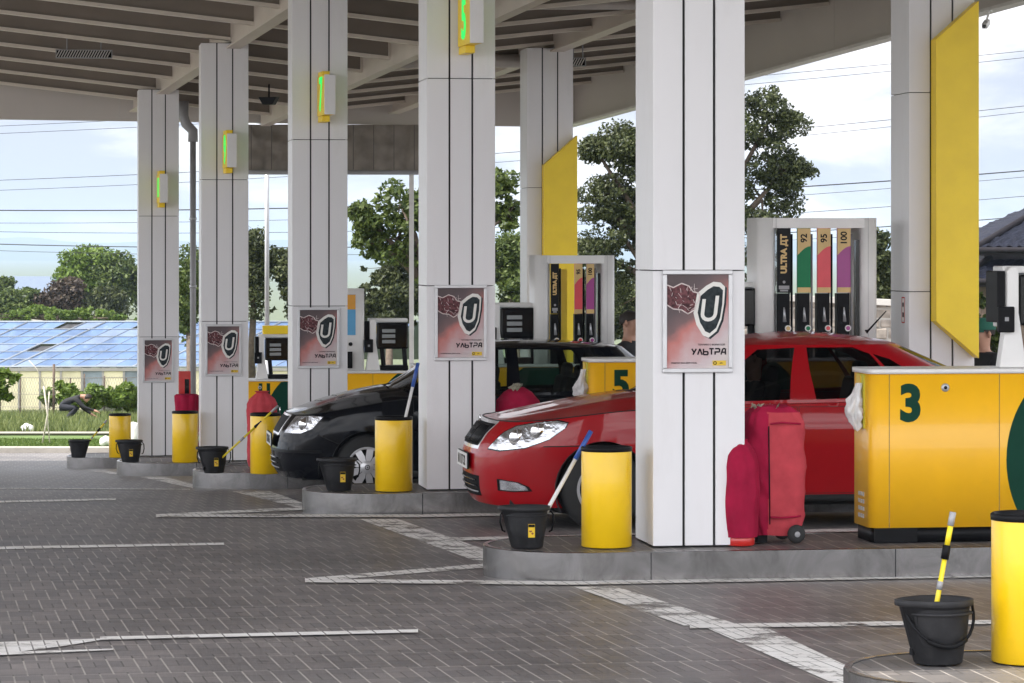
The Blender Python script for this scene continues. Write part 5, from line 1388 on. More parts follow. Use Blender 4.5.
# man in black T-shirt, seen from the side behind the black car's roof
J=standing(1.80); p=at(631,306,30.9); 
t=person('dark haired man in a black t-shirt standing behind the black car',(p.x,p.y,gz(30.9)),R(62),J,BON,segmats(),PM,[(J['palmL'][0]+Vector((0,.01,.06)),(0,-.15,-1),(-1,0,0)),(J['palmR'][0]+Vector((0,.01,.06)),(0,-.15,-1),(1,0,0))])
face_bits(t,J)
m=MB()
for i,(x,w) in enumerate(((-.10,.05),(-.03,.02),(.02,.05),(.09,.03))): m.box(x-.02,-.118,1.30,w,.004,.014+.01*(i%2))
m.lathe([(.012,-.120),(.018,-.120)],14,axis='y',c=(.05,0,1.30)); m.build('shirt_print',WPL,t)
# man with green cap at the far right
J=standing(1.62); p=at(982,330,27.2)
t=person('man in a green cap and dark clothes behind the nearest dispenser, facing left',(p.x,p.y,gz(27.2)),R(-62),J,BON,segmats(short=False),PM,[(J['palmL'][0]+Vector((0,.01,.06)),(0,-.15,-1),(-1,0,0)),(J['palmR'][0]+Vector((0,.01,.06)),(0,-.15,-1),(1,0,0))])
face_bits(t,J,cap=CAPG)
# driver in the red car (car space: forward is -x); on the side away from the camera? near side front seat
def seated():
    P=dict(pelvis=(0,0,.12),belly=(.02,0,.27),chest=(.06,0,.48),neck0=(.07,0,.60),neck=(.06,0,.67),jaw=(.03,0,.74),skull=(.045,0,.81),crown=(.05,0,.865),nose=(-.068,0,.765),
      shL=(.07,-.19,.55),elL=(-.08,-.26,.34),wrL=(-.30,-.18,.44),palmL=(-.37,-.17,.47),shR=(.07,.19,.55),elR=(-.08,.26,.34),wrR=(-.30,.18,.44),palmR=(-.37,.17,.47),
      hipL=(-.06,-.10,.11),knL=(-.46,-.13,.20),anL=(-.66,-.13,-.14),toL=(-.80,-.13,-.16),hipR=(-.06,.10,.11),knR=(-.46,.13,.20),anR=(-.66,.13,-.14),toR=(-.80,.13,-.16))
    return {n:(Vector(p),BODYR[n]) for n,p in P.items()}
J=seated(); off=Matrix.Rotation(ROT,3,'Z')@Vector((2.13,-.36,.50))
t=person('person in dark clothes sitting in the red car, seen through its dark front side window',rc_loc+off,ROT,J,BON,segmats(short=False),PM,[(J['palmL'][0]+Vector((.05,0,-.01)),(-1,0,.2),(0,0,1)),(J['palmR'][0]+Vector((.05,0,-.01)),(-1,0,.2),(0,0,1))])
face_bits(t,J)
# gardener bending over by the hedge
def bending():
    P=dict(pelvis=(0,0,.44),belly=(.13,0,.56),chest=(.32,0,.66),neck0=(.45,0,.68),neck=(.51,0,.68),jaw=(.57,0,.62),skull=(.63,0,.65),crown=(.68,0,.67),nose=(.62,0,.53),
      shL=(.36,-.18,.62),elL=(.56,-.24,.42),wrL=(.80,-.22,.34),palmL=(.87,-.21,.32),shR=(.36,.18,.62),elR=(.5,.22,.38),wrR=(.70,.2,.24),palmR=(.76,.2,.20),
      hipL=(.0,-.11,.42),knL=(.36,-.20,.40),anL=(.06,-.19,.08),toL=(.22,-.2,.035),hipR=(.0,.11,.42),knR=(.38,.2,.38),anR=(.08,.19,.08),toR=(.24,.2,.035))
    return {n:(Vector(p),BODYR[n]) for n,p in P.items()}
J=bending(); p=at(62,414,66.0)
t=person('gardener in dark clothes bending over by the bushes near the wire fence',(p.x,p.y,gz(66)-.02),R(4),J,BON,segmats(short=False),[SHIRT,pm('dark_trousers',(.02,.022,.03),.9),SKIN,BLACK],[(J['palmL'][0]-Vector((.05,0,-.03)),(.9,0,-.4),(0,0,-1)),(J['palmR'][0]-Vector((.04,0,-.03)),(.9,0,-.4),(0,0,-1))])
t.scale=(.86,.86,.86)
c=J['skull'][0]; m=MB(); m.lathe([(0,.10),(.06,.085),(.098,.03),(.10,-.02),(.0,-.03)],20,c=(c.x+.01,c.y,c.z)); m.build('hair',HAIR,t)
# ------------------------------------------------------------------ vegetation
def leaves(centres,n,size,flat=.0,squash=(1,1,1)):
    """leaf quads scattered through a set of (centre, radius) clumps; returns v,f"""
    C=np.array([c for c,_ in centres],float); RR=np.array([r for _,r in centres],float)
    if RR.ndim==1: RR=np.stack([RR]*3,1)
    wgt=RR.prod(1)**(2/3); wgt/=wgt.sum()
    k=rng.choice(len(C),n,p=wgt)
    d=rng.normal(size=(n,3)); d/=np.linalg.norm(d,axis=1)[:,None]
    rad=rng.uniform(.35,1.08,n)**.6
    p=C[k]+d*RR[k]*rad[:,None]
    a=rng.normal(size=(n,3))+d*.6+np.array([0,0,.5]); a/=np.linalg.norm(a,axis=1)[:,None]
    t=np.cross(a,rng.normal(size=(n,3))); t/=np.linalg.norm(t,axis=1)[:,None]; b=np.cross(a,t)
    s=size*rng.uniform(.6,1.35,n)[:,None]
    v=np.stack([p-t*s*.9,p+b*s*.45-t*s*.1,p+t*s*.9,p-b*s*.45-t*s*.1],1).reshape(-1,3)
    f=np.arange(n*4).reshape(n,4)
    return v,f
def clumps(blobs,per,cr):
    """break big ellipsoids into many small clumps near their surface"""
    out=[]
    for c,r in blobs:
        c=np.array(c); r=np.array(r if hasattr(r,'__len__') else (r,r,r))
        for i in range(per):
            d=rng.normal(size=3); d/=np.linalg.norm(d); q=rng.uniform(.2,1.0)**.5
            s=cr*(.38+1.1*rng.uniform()**2.2)
            if rng.uniform()<.22: q=rng.uniform(1.0,1.28); s=cr*rng.uniform(.25,.5)   # loose sprays past the outline
            out.append((c+d*r*q,(s*rng.uniform(.8,1.3),s*rng.uniform(.8,1.3),s*rng.uniform(.55,.9))))
    return out
def tree(name,label,cat,base,blobs,mat_,per,cr,n,leaf,trunk_r=.12,group=None,top=None):
    """blobs in world coordinates; trunk rises from base to the blobs"""
    base=Vector(base); t=thing(name,label,cat,base,0,group)
    B=[((Vector(c)-base),r) for c,r in blobs]
    cl=clumps([(tuple(c),r) for c,r in B],per,cr)
    v,f=leaves(cl,n,leaf); npmesh('crown',v,f,mat_,t)
    m=MB(); cen=sum((c for c,_ in B),Vector())/len(B); tr_top=Vector((cen.x,cen.y,max(.3,min(c.z for c,_ in B)*.9)))
    tr_top=tr_top if top is None else Vector(top)-base
    mid=tr_top*.5+Vector((random.uniform(-.1,.1),0,0))
    m.tube([(0,0,-.1),mid,tr_top],[trunk_r*1.25,trunk_r,trunk_r*.8],10)
    for c,r in B:
        h=tr_top.lerp(c,.5)+Vector((random.uniform(-.15,.15),random.uniform(-.15,.15),.12)); m.tube([tr_top-Vector((0,0,.1)),h,c],[trunk_r*.55,trunk_r*.35,trunk_r*.12],7)
    rr=random.Random(len(label))
    for i in range(min(60,len(cl))):
        q=cl[rr.randrange(len(cl))][0]; c=min(B,key=lambda b:(b[0]-Vector(q)).length)[0]
        m.tube([c,Vector(q)],[trunk_r*.14,trunk_r*.05],5)
    m.build('trunk',WOODB,t); return t
def pb(px,py,D,rx,ry,dy=0,rd=None):
    """blob seen at a pixel, radii in pixels"""
    c=at(px,py,D); c.y+=dy; k=D/F; return (c,(rx*k,(rd if rd else (rx+ry)/2)*k,ry*k))
def gbase(px,D): return Vector(((px-CX)/F*D,D,gz(D)))
D=61
tree('broadleaf_tree','tall dark leafy tree rising behind the largest pillar and the four hose boards','tree',gbase(690,D),
  [pb(770,118,D,30,36),pb(785,170,D,26,20),pb(762,200,D,40,40),pb(700,120,D,60,60),pb(690,210,D,70,70),pb(628,150,D,24,26),pb(606,200,D,26,24),pb(622,235,D,34,36),pb(650,290,D,55,40),pb(740,270,D,45,45),pb(596,150,D,10,8),pb(592,252,D,14,12),pb(640,180,D,24,60),pb(690,60,D,40,30)],LEAF_D,60,.22,70000,.046,.2)
D=54
tree('broadleaf_tree','loose large leafed tree seen either side of the central pillar below the tarpaulin','tree',gbase(440,D),
  [pb(400,205,D,28,24),pb(372,225,D,18,10),pb(368,245,D,16,12),pb(395,240,D,24,20),pb(430,215,D,36,34),pb(470,220,D,34,34),pb(500,185,D,14,16),pb(508,215,D,12,18),pb(440,260,D,40,24),pb(360,210,D,6,6)],LEAF_M,26,.16,11000,.058,.12)
gr='dark green trees and bushes behind the pumps'
D=72
for px,py,rx,ry,lf,lb,n in ((385,290,45,48,LEAF_D,'dark bush right of the blue and orange board',14000),(300,285,28,52,LEAF_D,'narrow dark tree beside the thin lamp post',9000),(255,275,18,44,LEAF_D,'small dark tree left of the thin lamp post',6000),
     (455,300,40,50,LEAF_M,'green bush hidden behind the central pillar and its right edge',7000),(520,290,34,46,LEAF_M,'mid green rounded tree left of the three hose boards',10000),(510,248,12,12,LEAF_M,'pale green tree top left of the rear pillar with small yellow board',2500),
     (600,310,50,50,LEAF_D,'dark bush behind the man in the black t-shirt',12000),(690,320,60,45,LEAF_D,'dark bush behind the largest pillar',8000),(186,290,16,46,LEAF_M,'green tree in the gap by the slim drain pipe',5000)):
    c=pb(px,py,D,rx,ry); base=gbase(px,D+random.uniform(-2,2)); bl=[pb(px+random.uniform(-.5,.5)*rx,py+random.uniform(-.55,.6)*ry,D,rx*.55,ry*.5) for _ in range(7)]
    tree('bush_tree',lb,'tree',base,bl,lf,18,.26,int(n*1.6),.062,.09,gr)
D=140; gl='trees behind the greenhouse'
def far_tree(px,py,rx,ry,lf,lb,n,D=140,leaf=.12,cr=.5):
    bl=[pb(px+random.uniform(-.6,.6)*rx,py+random.uniform(-.55,.65)*ry,D,rx*.5,ry*.45) for _ in range(9)]
    tree('far_tree',lb,'tree',gbase(px,D),bl,lf,14,cr,n,leaf,.2,gl)
far_tree(88,272,26,28,LEAF_L,'tallest bright green tree beyond the greenhouse roof',12000)
far_tree(124,282,28,30,LEAF_M,'round green tree beyond the greenhouse, touching the farthest pillar',11000)
far_tree(165,285,30,32,LEAF_M,'green tree hidden mostly behind the farthest pillar',6000)
far_tree(60,298,26,16,LEAF_P,'purple brown shrub beyond the greenhouse below the tallest green tree',7000,136,.13,.38)
far_tree(104,303,26,12,LEAF_D,'dark green shrub beyond the greenhouse beside the farthest pillar',7000,136,.13,.38)
far_tree(16,302,22,12,LEAF_M,'low green shrub at the left edge beyond the greenhouse',6500,136,.13,.38)
far_tree(4,284,8,8,LEAF_M,'little green tree top at the left edge by the blue roof',900,150,.13,.2)
far_tree(70,314,80,7,LEAF_L,'low bright green growth right along the greenhouse ridge',7000,128,.11,.16)
# right side
D=58
tree('bush_tree','dark tree in the gap left of the rear pillar with the large yellow board','tree',gbase(880,D),[pb(880,262,D,12,30),pb(884,290,D,10,22),pb(876,275,D,8,20)],LEAF_D,16,.22,5000,.08,.08,gr)
tree('bush_tree','pale green tree between the large yellow board and the tiled house','tree',gbase(980,75),[pb(980,268,75,14,14),pb(978,300,75,12,26)],LEAF_L,18,.25,4500,.09,.08,gr)
tree('bush_tree','leafy plant behind the man in the green cap','tree',gbase(980,33),[pb(978,330,33,14,34),pb(1000,350,33,20,25)],LEAF_M,16,.12,4000,.045,.03,gr)
# bushes along the wire fence
gb_='vine bushes along the wire fence'
for i,(px,py,rx,ry,lb,n) in enumerate(((72,394,14,16,'bright green vine bush just left of the middle of the wire fence',2600),(97,398,14,14,'low bright vine bush right of the gardener',2600),(118,397,16,18,'largest bright vine bush before the white plastic sheet',3800),(140,399,14,16,'bright vine bush partly behind the farthest pillar',2400),(50,397,5,9,'small vine sprig beside a fence post left of the gardener',700))):
    D=70+i*.3; bl=[pb(px+random.uniform(-.5,.5)*rx,py+random.uniform(-.4,.5)*ry,D,rx*.55,ry*.5) for _ in range(6)]
    tree('vine_bush',lb,'bush',gbase(px,D),bl,LEAF_L,9,.13,n,.075,.03,gb_)
# sapling at the left edge with a white forked stake
D=55.5; t=tree('sapling','young tree with light leaves at the left edge of the lawn','tree',gbase(-6,D),[pb(-4,385,D,12,14),pb(6,378,D,9,9),pb(2,394,D,10,7),pb(-14,375,D,10,14)],LEAF_L,10,.09,1500,.07,.03)
b=gbase(46,54.2); t=thing('stake','thin pale forked stake standing on the lawn','stake',b)
m=MB(); m.tube([(-.07,0,0),(.03,0,.55),(-.04,0,1.05)],.016,7); m.tube([(.07,0,0),(.02,.02,.5),(.06,.0,.95)],.013,7); m.build('stick',pm('pale_wood',(.55,.5,.42),.8),t)
m=MB(); m.tube([(-.04,0,1.05),(-.16,0,1.35),(-.30,0,1.5)],.008,6); m.build('twig',MATS['pale_wood'],t)

# grass
def grass(name,y0,y1,x0,x1,n,h0,h1,m,dz,seed_w=.012):
    y=rng.uniform(y0,y1,n); x=rng.uniform(x0,x1,n)
    h=rng.uniform(h0,h1,n)*(0.65+.5*np.sin(x*1.3+y*.7)**2)
    z=np.interp(y,KY,KZ)+dz; a=rng.uniform(0,6.28,n); w=seed_w*rng.uniform(.7,1.5,n)
    lx=rng.normal(0,.3,n)*h; ly=rng.normal(0,.3,n)*h
    v=np.stack([np.stack([x-np.cos(a)*w,y-np.sin(a)*w,z],1),np.stack([x+np.cos(a)*w,y+np.sin(a)*w,z],1),np.stack([x+lx,y+ly,z+h],1)],1).reshape(-1,3)
    return npmesh(name,v,np.arange(n*3).reshape(n,3),m,None,3)
tag(grass('lawn_grass',52.3,55.7,-12,0,30000,.02,.05,GRASS_S,.035),'short mown green grass strip beyond the kerb','grass',kind='stuff')
tag(grass('meadow_grass',58.7,73,-15.5,2,60000,.07,.20,GRASS_T,.02,.013),'tall unmown grass between the path and the wire fence','grass',kind='stuff')

# white rock behind the farthest bin, scraps
def rock(p,sx,sy,sz,label):
    bm=bmesh.new(); bmesh.ops.create_icosphere(bm,subdivisions=4,radius=1)
    for v in bm.verts:
        k=1+.22*mnoise.noise(v.co*1.4+Vector((sx*9,0,0)))+.07*mnoise.noise(v.co*4); v.co=Vector((v.co.x*sx*k,v.co.y*sy*k,v.co.z*sz*k))
    me=bpy.data.meshes.new('rock'); bm.to_mesh(me); bm.free(); me.polygons.foreach_set('use_smooth',[True]*len(me.polygons)); me.materials.append(pm('white_rock',(.70,.69,.66),.8,var=.1,bump=.3,bscale=6))
    o=bpy.data.objects.new('rock',me); col.objects.link(o); o.location=p; tag(o,label,'rock',group='white painted rocks on the lawn')
p=at(132,436,53.6); rock((p.x,p.y,gz(53.6)+.2),.24,.22,.27,'tall white rock right behind the smallest yellow bin')
p=at(106,444,53.4); rock((p.x,p.y,gz(53.4)+.12),.12,.10,.09,'low pale rock left of the smallest yellow bin')
p=at(27,429,59.5); rock((p.x,p.y,gz(59.5)+.08),.13,.1,.10,'small pale rock beside the footpath left of the lawn stake')

# wire fence
DFn=71; t=thing('wire_fence','thin posted wire mesh fence in front of the greenhouse','fence',(0,DFn,gz(DFn)))
m=MB(); RUST=pm('rusty_post',(.12,.085,.065),.85,var=.3)
for px,ph in ((0,1.05),(20,1.0),(53.5,1.22),(70,.9),(84,1.0),(104,.95),(126,.9),(150,.95),(172,.95),(186,.95),(193,.95)):
    x=(px-CX)/F*DFn; MB().tube([(x,0,-.1),(x+.01,0,ph)],.03 if px==53.5 else .018,8).build('post',RUST,t)
x0,x1=(-40-CX)/F*DFn,(196-CX)/F*DFn
for zz in (.25,.55,.93): m.tube([(x0,-.02,zz),((x0+x1)/2,-.02,zz-.03),(x1,-.02,zz)],.006,5)
n=90
for i in range(n):
    xa=x0+(x1-x0)*i/n; m.tube([(xa,-.021,.0),(xa+.35,-.021,.93)],.0028,3,False); m.tube([(xa+.35,-.023,.0),(xa,-.023,.93)],.0028,3,False)
m.build('wire',pm('wire',(.22,.2,.18),.5,metal=.5),t)

# greenhouse: long glazed roof over pale sheeted wall
t=thing('greenhouse','long old greenhouse with a patched blue glass roof and pale sheeted walls','greenhouse',(0,0,0))
De,Dr=92,95.2; zE=2+(250-367)/F*De; zR=2+(250-322)/F*Dr; zG=2+(250-411)/F*De
xe=lambda px: (px-CX)/F*De
GR=pm('roof_glass_blue',(.095,.155,.28),.32,var=.3,scale=1.3,dirt=.35,dirtcol=(.42,.5,.62),stretch=(1,.4,.4))
GR2=pm('roof_glass_pale',(.15,.20,.30),.4,var=.2,scale=2)
HOLE=pm('greenhouse_dark',(.05,.05,.055),.8,var=.4)
sk=2.4
bars=MB(); holes_=MB(); pale=MB(); glass_=MB(); rr=random.Random(11)
X0,X1=xe(-170),xe(345); bay=.60; nb=int((X1-X0)/bay); rows=6
for i in range(nb):
    for j in range(rows):
        u0,u1=j/rows,(j+1)/rows
        def P_(xb,u): return (xb+sk*u, De+(Dr-De)*u, zE+(zR-zE)*u)
        xa=X0+i*bay; q=[P_(xa,u0),P_(xa+bay,u0),P_(xa+bay,u1),P_(xa,u1)]
        k=rr.random()
        px_=512+(xa+sk*u0)/De*F
        hole=(j==5 and 85<px_<120 and k<.6) or (j==5 and 20<px_<55 and k<.6) or (j==2 and 12<px_<22) or k<.008
        (holes_ if hole else pale if k<.20 else glass_).add([(a,b+ (.02 if hole else 0),c-(.05 if hole else rr.uniform(0,.012))) for a,b,c in q],[(0,1,2,3)])
    bars.tube([P_(X0+i*bay,0),P_(X0+i*bay,1)],.010 if rr.random()<.6 else .036,5)
for u in (0,1/6,2/6,.5,4/6,5/6,1): bars.tube([(X0+sk*u,De+(Dr-De)*u-.01,zE+(zR-zE)*u+.01),(X1+sk*u,De+(Dr-De)*u-.01,zE+(zR-zE)*u+.01)],.03 if u in(0,1) else .012,5)
rf=glass_.build('roof_glazing',GR,t,autofix=False); pale.build('replaced_panes',GR2,rf,autofix=False); holes_.build('missing_panes',HOLE,rf,autofix=False)
bars.build('glazing_bars',pm('bar_grey',(.24,.27,.31),.6),t)
m=MB(); m.add([(X0+sk,Dr,zR),(X1+sk,Dr,zR),(X1+2*sk,2*Dr-De,zE),(X0+2*sk,2*Dr-De,zE)],[(0,1,2,3)]); m.build('back_roof',GR2,t)
WL=pm('sheeted_wall',(.62,.57,.38),.7,var=.18,scale=.9,dirt=.3,dirtcol=(.35,.33,.25)); WLD=pm('glazed_wall_grey',(.20,.24,.27),.25,var=.4,scale=1.2)
m1=MB(); m2=MB(); m3=MB(); px=-170
i=0
while px<345:
    w=21; dark=(82<px+8<110) or (126<px+8<150)
    (m2 if dark else m1).bb(xe(px)+.03,xe(px+w)-.03,De,De+.05,zG-.3,zE-.05); m3.bb(xe(px)-.03,xe(px)+.03,De-.04,De+.05,zG-.3,zE-.02); px+=w; i+=1
m1.build('sheeted_wall',WL,t); m2.build('glazed_wall',WLD,t); m3.bb(X0,X1,De-.05,De-.02,zE-.12,zE-.03); m3.build('wall_post',pm('post_grey',(.25,.24,.22),.7),t)
# white plastic sheet behind the bushes
p=at(119,390,73); bm=MB(); n=16; vs=[];fs=[]
for j in range(n+1):
    for i in range(n+1):
        u,v_=i/n,j/n; h=.62*(math.sin(math.pi*min(1,max(0,u)))**.45)*(1-v_)**.6
        vs.append((-.42+.84*u, -.3+.6*v_+.05*mnoise.noise(Vector((u*6,v_*6,2))), -.2+h+.06*mnoise.noise(Vector((u*8,v_*8,0)))))
for j in range(n):
    for i in range(n): fs.append((j*(n+1)+i,j*(n+1)+i+1,(j+1)*(n+1)+i+1,(j+1)*(n+1)+i))
bm.add(vs,fs,True); o=bm.build('plastic_sheet',pm('white_plastic_film',(.78,.78,.76),.35,var=.06)); o.location=(p.x,p.y,gz(73)+.2); tag(o,'heaped white plastic sheet by the greenhouse wall behind the vine bushes','sheet')
# far blue roof
p=at(30,285,190); t=thing('far_shed','long pale blue roofed shed far beyond the greenhouse','shed',(p.x,190,gz(190)))
zt=2+(250-277)/F*190-gz(190); ze=2+(250-293)/F*190-gz(190)
m=MB(); m.add([(-6,-.0,ze),(3.3,0,ze),(2.6,5,zt),(-6,5,zt)],[(0,1,2,3)]); m.build('roof',pm('shed_roof',(.14,.18,.25),.5,var=.1),t)
m=MB(); m.bb(-6,3.2,.1,5,0,ze-.02); m.build('wall',CONC,t)
# lamp post
b=gbase(267,50); t=thing('lamp_post','thin pale grey lamp post behind the pumps below the tarpaulin','lamp post',b)
m=MB(); m.tube([(0,0,0),(0,0,1.6)],.055,12); m.tube([(0,0,1.6),(0,0,5.2)],[.04,.034],12); m.build('pole',GREYSTEEL,t)
m=MB(); m.tube([(0,0,5.2),(-.1,0,5.4),(-.6,-.1,5.5)],.025,8); m.build('arm',GREYSTEEL,t)
m=MB(); m.bb(-.95,-.55,-.18,.0,5.47,5.54); m.build('lamp_head',GREYP,t,bevel=.02)
# rubble wall and house on the right
D=52; b=gbase(884,D); t=thing('stone_wall','old rubble stone wall with pale coping left of the large yellow board','wall',b)
rr=random.Random(4); m=MB(); STN=pm('rubble_stone',(.30,.26,.22),.9,var=.4,scale=5,bump=.6,bscale=14)
hT=2+(250-305)/F*D-gz(D)
z_=0
while z_<hT-.05:
    h_=rr.uniform(.12,.2); x=-3.0
    while x<.55:
        w_=rr.uniform(.15,.35); m.box(x+w_/2,rr.uniform(-.02,.02),z_+h_/2,w_-.015,.36,h_-.015,Matrix.Rotation(rr.uniform(-.04,.04),3,'Y')); x+=w_
    z_+=h_
m.build('rubble',STN,t,bevel=.025)
m=MB(); m.bb(-3.1,.60,-.16,.16,-.1,hT-.03); m.build('mortar_core',CONC,t)
m=MB(); m.box(-1.2,0,hT+.10,3.9,.5,.1,Matrix.Rotation(R(2.5),3,'Y')); m.build('coping',pm('pale_coping',(.55,.52,.48),.8),t)
D=66; b=gbase(1040,D); t=thing('tiled_house','dark blue grey tiled hip roof house behind the nearest dispenser','house',b)
TILE=pm('metal_tile',(.014,.016,.028),.5,spec=.2,var=.25,scale=5)
def hip(name,pxl,pye,pyr,D0,Wd,Hd):
    """hip roof: left eave corner pixel, eave height, ridge height"""
    l=at(pxl,pye,D0)-b; kk=D0/F; ze=l.z; zr=ze+(pye-pyr)*kk; x0=l.x; y0=0
    run=(zr-ze)/.50
    def slope(c,nrows,ncols,m):
        # c: eave a, eave b, top b, top a ; tile steps as waves
        A,B_,C_,D_=[Vector(q) for q in c]; vs=[];fs=[]; nu=ncols*6; nv=nrows*3
        nrm=(B_-A).cross(D_-A).normalized()
        if nrm.z<0: nrm=-nrm
        for j in range(nv+1):
            for i in range(nu+1):
                u,v_=i/nu,j/nv; p=A.lerp(B_,u).lerp(D_.lerp(C_,u),v_); wv=.022*math.cos(p.dot((B_-A).normalized())*2*math.pi/.22); st=.035*(1-(j%3)/2.) ; p=p+nrm*(wv+st); vs.append(p)
        for j in range(nv):
            for i in range(nu): fs.append((j*(nu+1)+i,j*(nu+1)+i+1,(j+1)*(nu+1)+i+1,(j+1)*(nu+1)+i))
        m.add(vs,fs,False)
    m=MB(); rows=max(3,int(run/.36))
    slope([(x0,y0,ze),(x0+Wd,y0,ze),(x0+Wd-run,y0+run,zr),(x0+run,y0+run,zr)],rows,int(Wd/.22),m)
    slope([(x0,y0+Hd,ze),(x0,y0,ze),(x0+run,y0+run,zr),(x0+run,y0+Hd-run,zr)],rows,int(Hd/.22),m)
    m.add([(x0,y0+Hd,ze),(x0+Wd,y0+Hd,ze),(x0+Wd-run,y0+Hd-run,zr),(x0+run,y0+Hd-run,zr)],[(0,1,2,3)]); m.add([(x0+Wd,y0,ze),(x0+Wd,y0+Hd,ze),(x0+Wd-run,y0+Hd-run,zr),(x0+Wd-run,y0+run,zr)],[(0,1,2,3)])
    m.add([(x0+run,y0+run,zr),(x0+Wd-run,y0+run,zr),(x0+Wd-run,y0+Hd-run,zr),(x0+run,y0+Hd-run,zr)],[(0,1,2,3)])
    r_=m.build('roof',TILE,t,autofix=False)
    g=MB(); g.tube([(x0,y0,ze+.03),(x0+run,y0+run,zr+.06)],.07,8); g.tube([(x0-.02,y0-.05,ze-.04),(x0+Wd,y0-.05,ze-.04)],.06,8); g.bb(x0,x0+Wd,y0,y0+.03,ze-.16,ze-.0); g.build('gutter_and_ridge',pm('gutter_dark',(.02,.018,.022),.7,spec=.1),r_)
    return x0,ze
hip('roof',977,248,196,D,7.5,6.5)
hip('roof',966,280,236,D-1.3,7.5,6.5)
x0=at(990,248,D).x-b.x
m=MB(); m.bb(x0,x0+6.5,.8,5.5,0,at(990,250,D).z-b.z); m.build('upper_wall',pm('house_dark_wall',(.05,.045,.06),.8,var=.2),t)
m=MB(); m.bb(x0-.35,x0+6.5,.3,.7,0,at(990,282,D).z-b.z); m.build('lower_wall',pm('house_brown_wall',(.12,.085,.065),.85,var=.3,scale=3),t)
m=MB(); m.bb(x0-.1,x0+.25,.24,.2995,.9,2.1); m.build('window',BLACKG,t)

# power lines
gw='power lines crossing behind the station'
for i,(yl,yr,r_,lb) in enumerate(((131,38,.012,'topmost thin power line rising to the right'),(138,44,.012,'second thin power line just below the topmost'),(184,92,.014,'thin power line crossing below the clouds, left end above the lamp signs'),
    (194,97,.012,'thin power line running just below the one above'),(209,160,.028,'thick sagging power cable at the left'),(222,165,.012,'thin wire just under the thick cable'),(229,185,.014,'lowest thin wire at the left above the hills'),(240,206,.024,'thick dark cable passing the right yellow board'),(246,213,.012,'thin wire under the thick dark cable at the right'))):
    Dw=88+i*1.5; a=at(-120,yl,Dw); b=at(1150,yr,Dw-6); m=MB(); pts=[]
    for k in range(25):
        q=k/24; p=a.lerp(b,q); p.z-=.5*4*q*(1-q)*(.6+.1*i); pts.append(p)
    m.tube(pts,r_*.62,5,False); o=m.build('power_line',pm('cable',(.02,.02,.022),.6)); tag(o,lb,'cable',gw)

# far hills
def ridge(D0,depth,ys,label):
    m=MB(); vs=[];fs=[]; n=len(ys); rows=[(0,0),(.35,.55),(.7,.9),(1.,1.)]
    for j,(dy,hz) in enumerate(rows):
        for i,(px,py) in enumerate(ys):
            top=at(px,py,D0+depth).z; base=-20
            jit=mnoise.noise(Vector((i*.7,j*2.,0)))*.06
            h=base+(top-base)*max(0,min(1,hz+jit*(0<j<3)))
            d=D0+depth*dy; vs.append(((px-CX)/F*d,d,h))
    for j in range(len(rows)-1):
        for i in range(n-1): fs.append((j*n+i,j*n+i+1,(j+1)*n+i+1,(j+1)*n+i))
    m.add(vs,fs,True); o=m.build('hills',pm('hill_forest',(.045,.07,.035),.9,var=.3,scale=.004)); struct(o)
ys=[]
for i in range(90):
    px=-300+i*20; py=241+5*mnoise.noise(Vector((px/160,0,3)))+2.5*mnoise.noise(Vector((px/45,1,3)))
    py-=5*math.exp(-((px-28)/40)**2); ys.append((px,py))
ridge(6200,1500,ys,'')

# ------------------------------------------------------------------ air
hb=MB(); hb.bb(-5600,5600,-420,8600,-26,46); hz=hb.build('haze',None) if False else None
def haze():
    me=bpy.data.meshes.new('haze'); m=MB(); m.bb(-5600,5600,-420,8700,-26,HZTOP); me.from_pydata(m.v,[],m.f); o=bpy.data.objects.new('haze',me); col.objects.link(o); o['kind']='stuff'
    bm=bmesh.new(); bm.from_mesh(me); bmesh.ops.recalc_face_normals(bm,faces=bm.faces); bm.to_mesh(me); bm.free()
    mt=bpy.data.materials.new('air'); mt.use_nodes=True; nt=mt.node_tree; nt.nodes.remove(nt.nodes['Principled BSDF'])
    pv=nt.nodes.new('ShaderNodeVolumePrincipled'); pv.inputs['Color'].default_value=(.62,.78,.96,1); pv.inputs['Density'].default_value=HZDENS; pv.inputs['Anisotropy'].default_value=.2
    ln(nt,pv.outputs[0],nt.nodes['Material Output'].inputs['Volume']); me.materials.append(mt)
HZTOP=42.; HZDENS=.00022
haze()

# ------------------------------------------------------------------ sky, sun
CLOUDLOC=(9.3,3.1,.8)
CLOUD_FILL=23.  # cloud brightness behind the camera, raised as fill for the pillar fronts
SUN_EL,SUN_AZ=R(50),R(-104)      # azimuth measured from +Y towards +X: behind the camera on the left
sd=Vector((math.sin(SUN_AZ)*math.cos(SUN_EL),math.cos(SUN_AZ)*math.cos(SUN_EL),math.sin(SUN_EL)))
w=bpy.data.worlds.new('World'); scene.world=w; w.use_nodes=True; nt=w.node_tree; bg=nt.nodes['Background']
sky=nt.nodes.new('ShaderNodeTexSky'); sky.sky_type='NISHITA'; sky.sun_disc=False; sky.sun_elevation=SUN_EL; sky.sun_rotation=SUN_AZ; sky.air_density=1.0; sky.dust_density=.3; sky.ozone_density=1.0
tc=nt.nodes.new('ShaderNodeTexCoord'); mp=nt.nodes.new('ShaderNodeMapping'); mp.inputs['Scale'].default_value=(1,1,3.2); mp.inputs['Location'].default_value=CLOUDLOC
ln(nt,tc.outputs['Generated'],mp.inputs[0])
sm=nt.nodes.new('ShaderNodeMapping'); sm.inputs['Scale'].default_value=(1,1,2.2); sm.inputs['Location'].default_value=(0,0,.32); ln(nt,tc.outputs['Generated'],sm.inputs[0]); ln(nt,sm.outputs[0],sky.inputs[0])
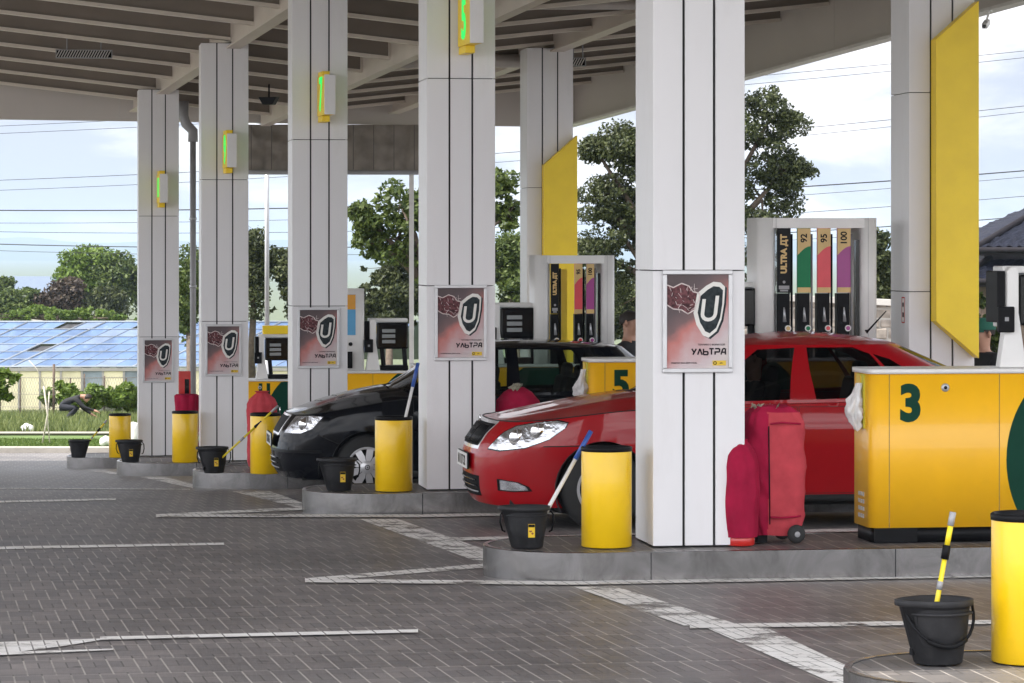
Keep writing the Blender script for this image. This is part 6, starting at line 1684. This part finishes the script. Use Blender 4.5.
n1=nt.nodes.new('ShaderNodeTexNoise'); n1.inputs['Scale'].default_value=7.5; n1.inputs['Detail'].default_value=7; n1.inputs['Roughness'].default_value=.55; n1.inputs['Distortion'].default_value=.3
ln(nt,mp.outputs[0],n1.inputs[0])
mr=nt.nodes.new('ShaderNodeMapRange'); mr.interpolation_type='SMOOTHSTEP'; mr.inputs['From Min'].default_value=.40; mr.inputs['From Max'].default_value=.57; mr.inputs["To Min"].default_value=.44; ln(nt,n1.outputs[0],mr.inputs[0])
# clouds: pale ahead, brightness added behind the camera to light the pillar fronts
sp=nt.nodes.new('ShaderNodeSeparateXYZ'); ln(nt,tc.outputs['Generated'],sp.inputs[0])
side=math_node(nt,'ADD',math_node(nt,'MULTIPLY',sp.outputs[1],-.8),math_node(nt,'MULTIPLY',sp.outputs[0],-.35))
br_=nt.nodes.new('ShaderNodeMapRange'); br_.inputs['From Min'].default_value=-.7; br_.inputs['From Max'].default_value=.75; br_.inputs['To Min'].default_value=9.0; br_.inputs['To Max'].default_value=CLOUD_FILL; br_.interpolation_type='SMOOTHSTEP'
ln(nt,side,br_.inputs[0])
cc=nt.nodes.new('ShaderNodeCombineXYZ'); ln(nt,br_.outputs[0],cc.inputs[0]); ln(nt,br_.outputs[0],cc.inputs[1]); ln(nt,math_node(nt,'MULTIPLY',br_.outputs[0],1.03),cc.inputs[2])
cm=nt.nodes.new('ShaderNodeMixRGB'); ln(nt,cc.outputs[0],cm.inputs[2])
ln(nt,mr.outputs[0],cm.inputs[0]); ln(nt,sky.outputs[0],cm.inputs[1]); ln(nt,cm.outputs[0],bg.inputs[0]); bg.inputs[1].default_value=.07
sl=bpy.data.lights.new('sun','SUN'); sl.energy=3.4; sl.angle=R(.8); sl.color=(1,.95,.87); so=bpy.data.objects.new('sun',sl); col.objects.link(so); so.rotation_euler=sd.to_track_quat('Z','Y').to_euler(); so.location=(0,-20,40)
scene.view_settings.view_transform='Standard'; scene.view_settings.look='None'; scene.view_settings.gamma=1; scene.view_settings.use_curve_mapping=False
scene.view_settings.exposure=1.17
scene.render.engine='CYCLES'
scene.cycles.use_denoising=True
scene.cycles.max_bounces=10; scene.cycles.transparent_max_bounces=24; scene.cycles.diffuse_bounces=5; scene.cycles.glossy_bounces=4
scene.cycles.volume_bounces=0
scene.cycles.sample_clamp_indirect=6
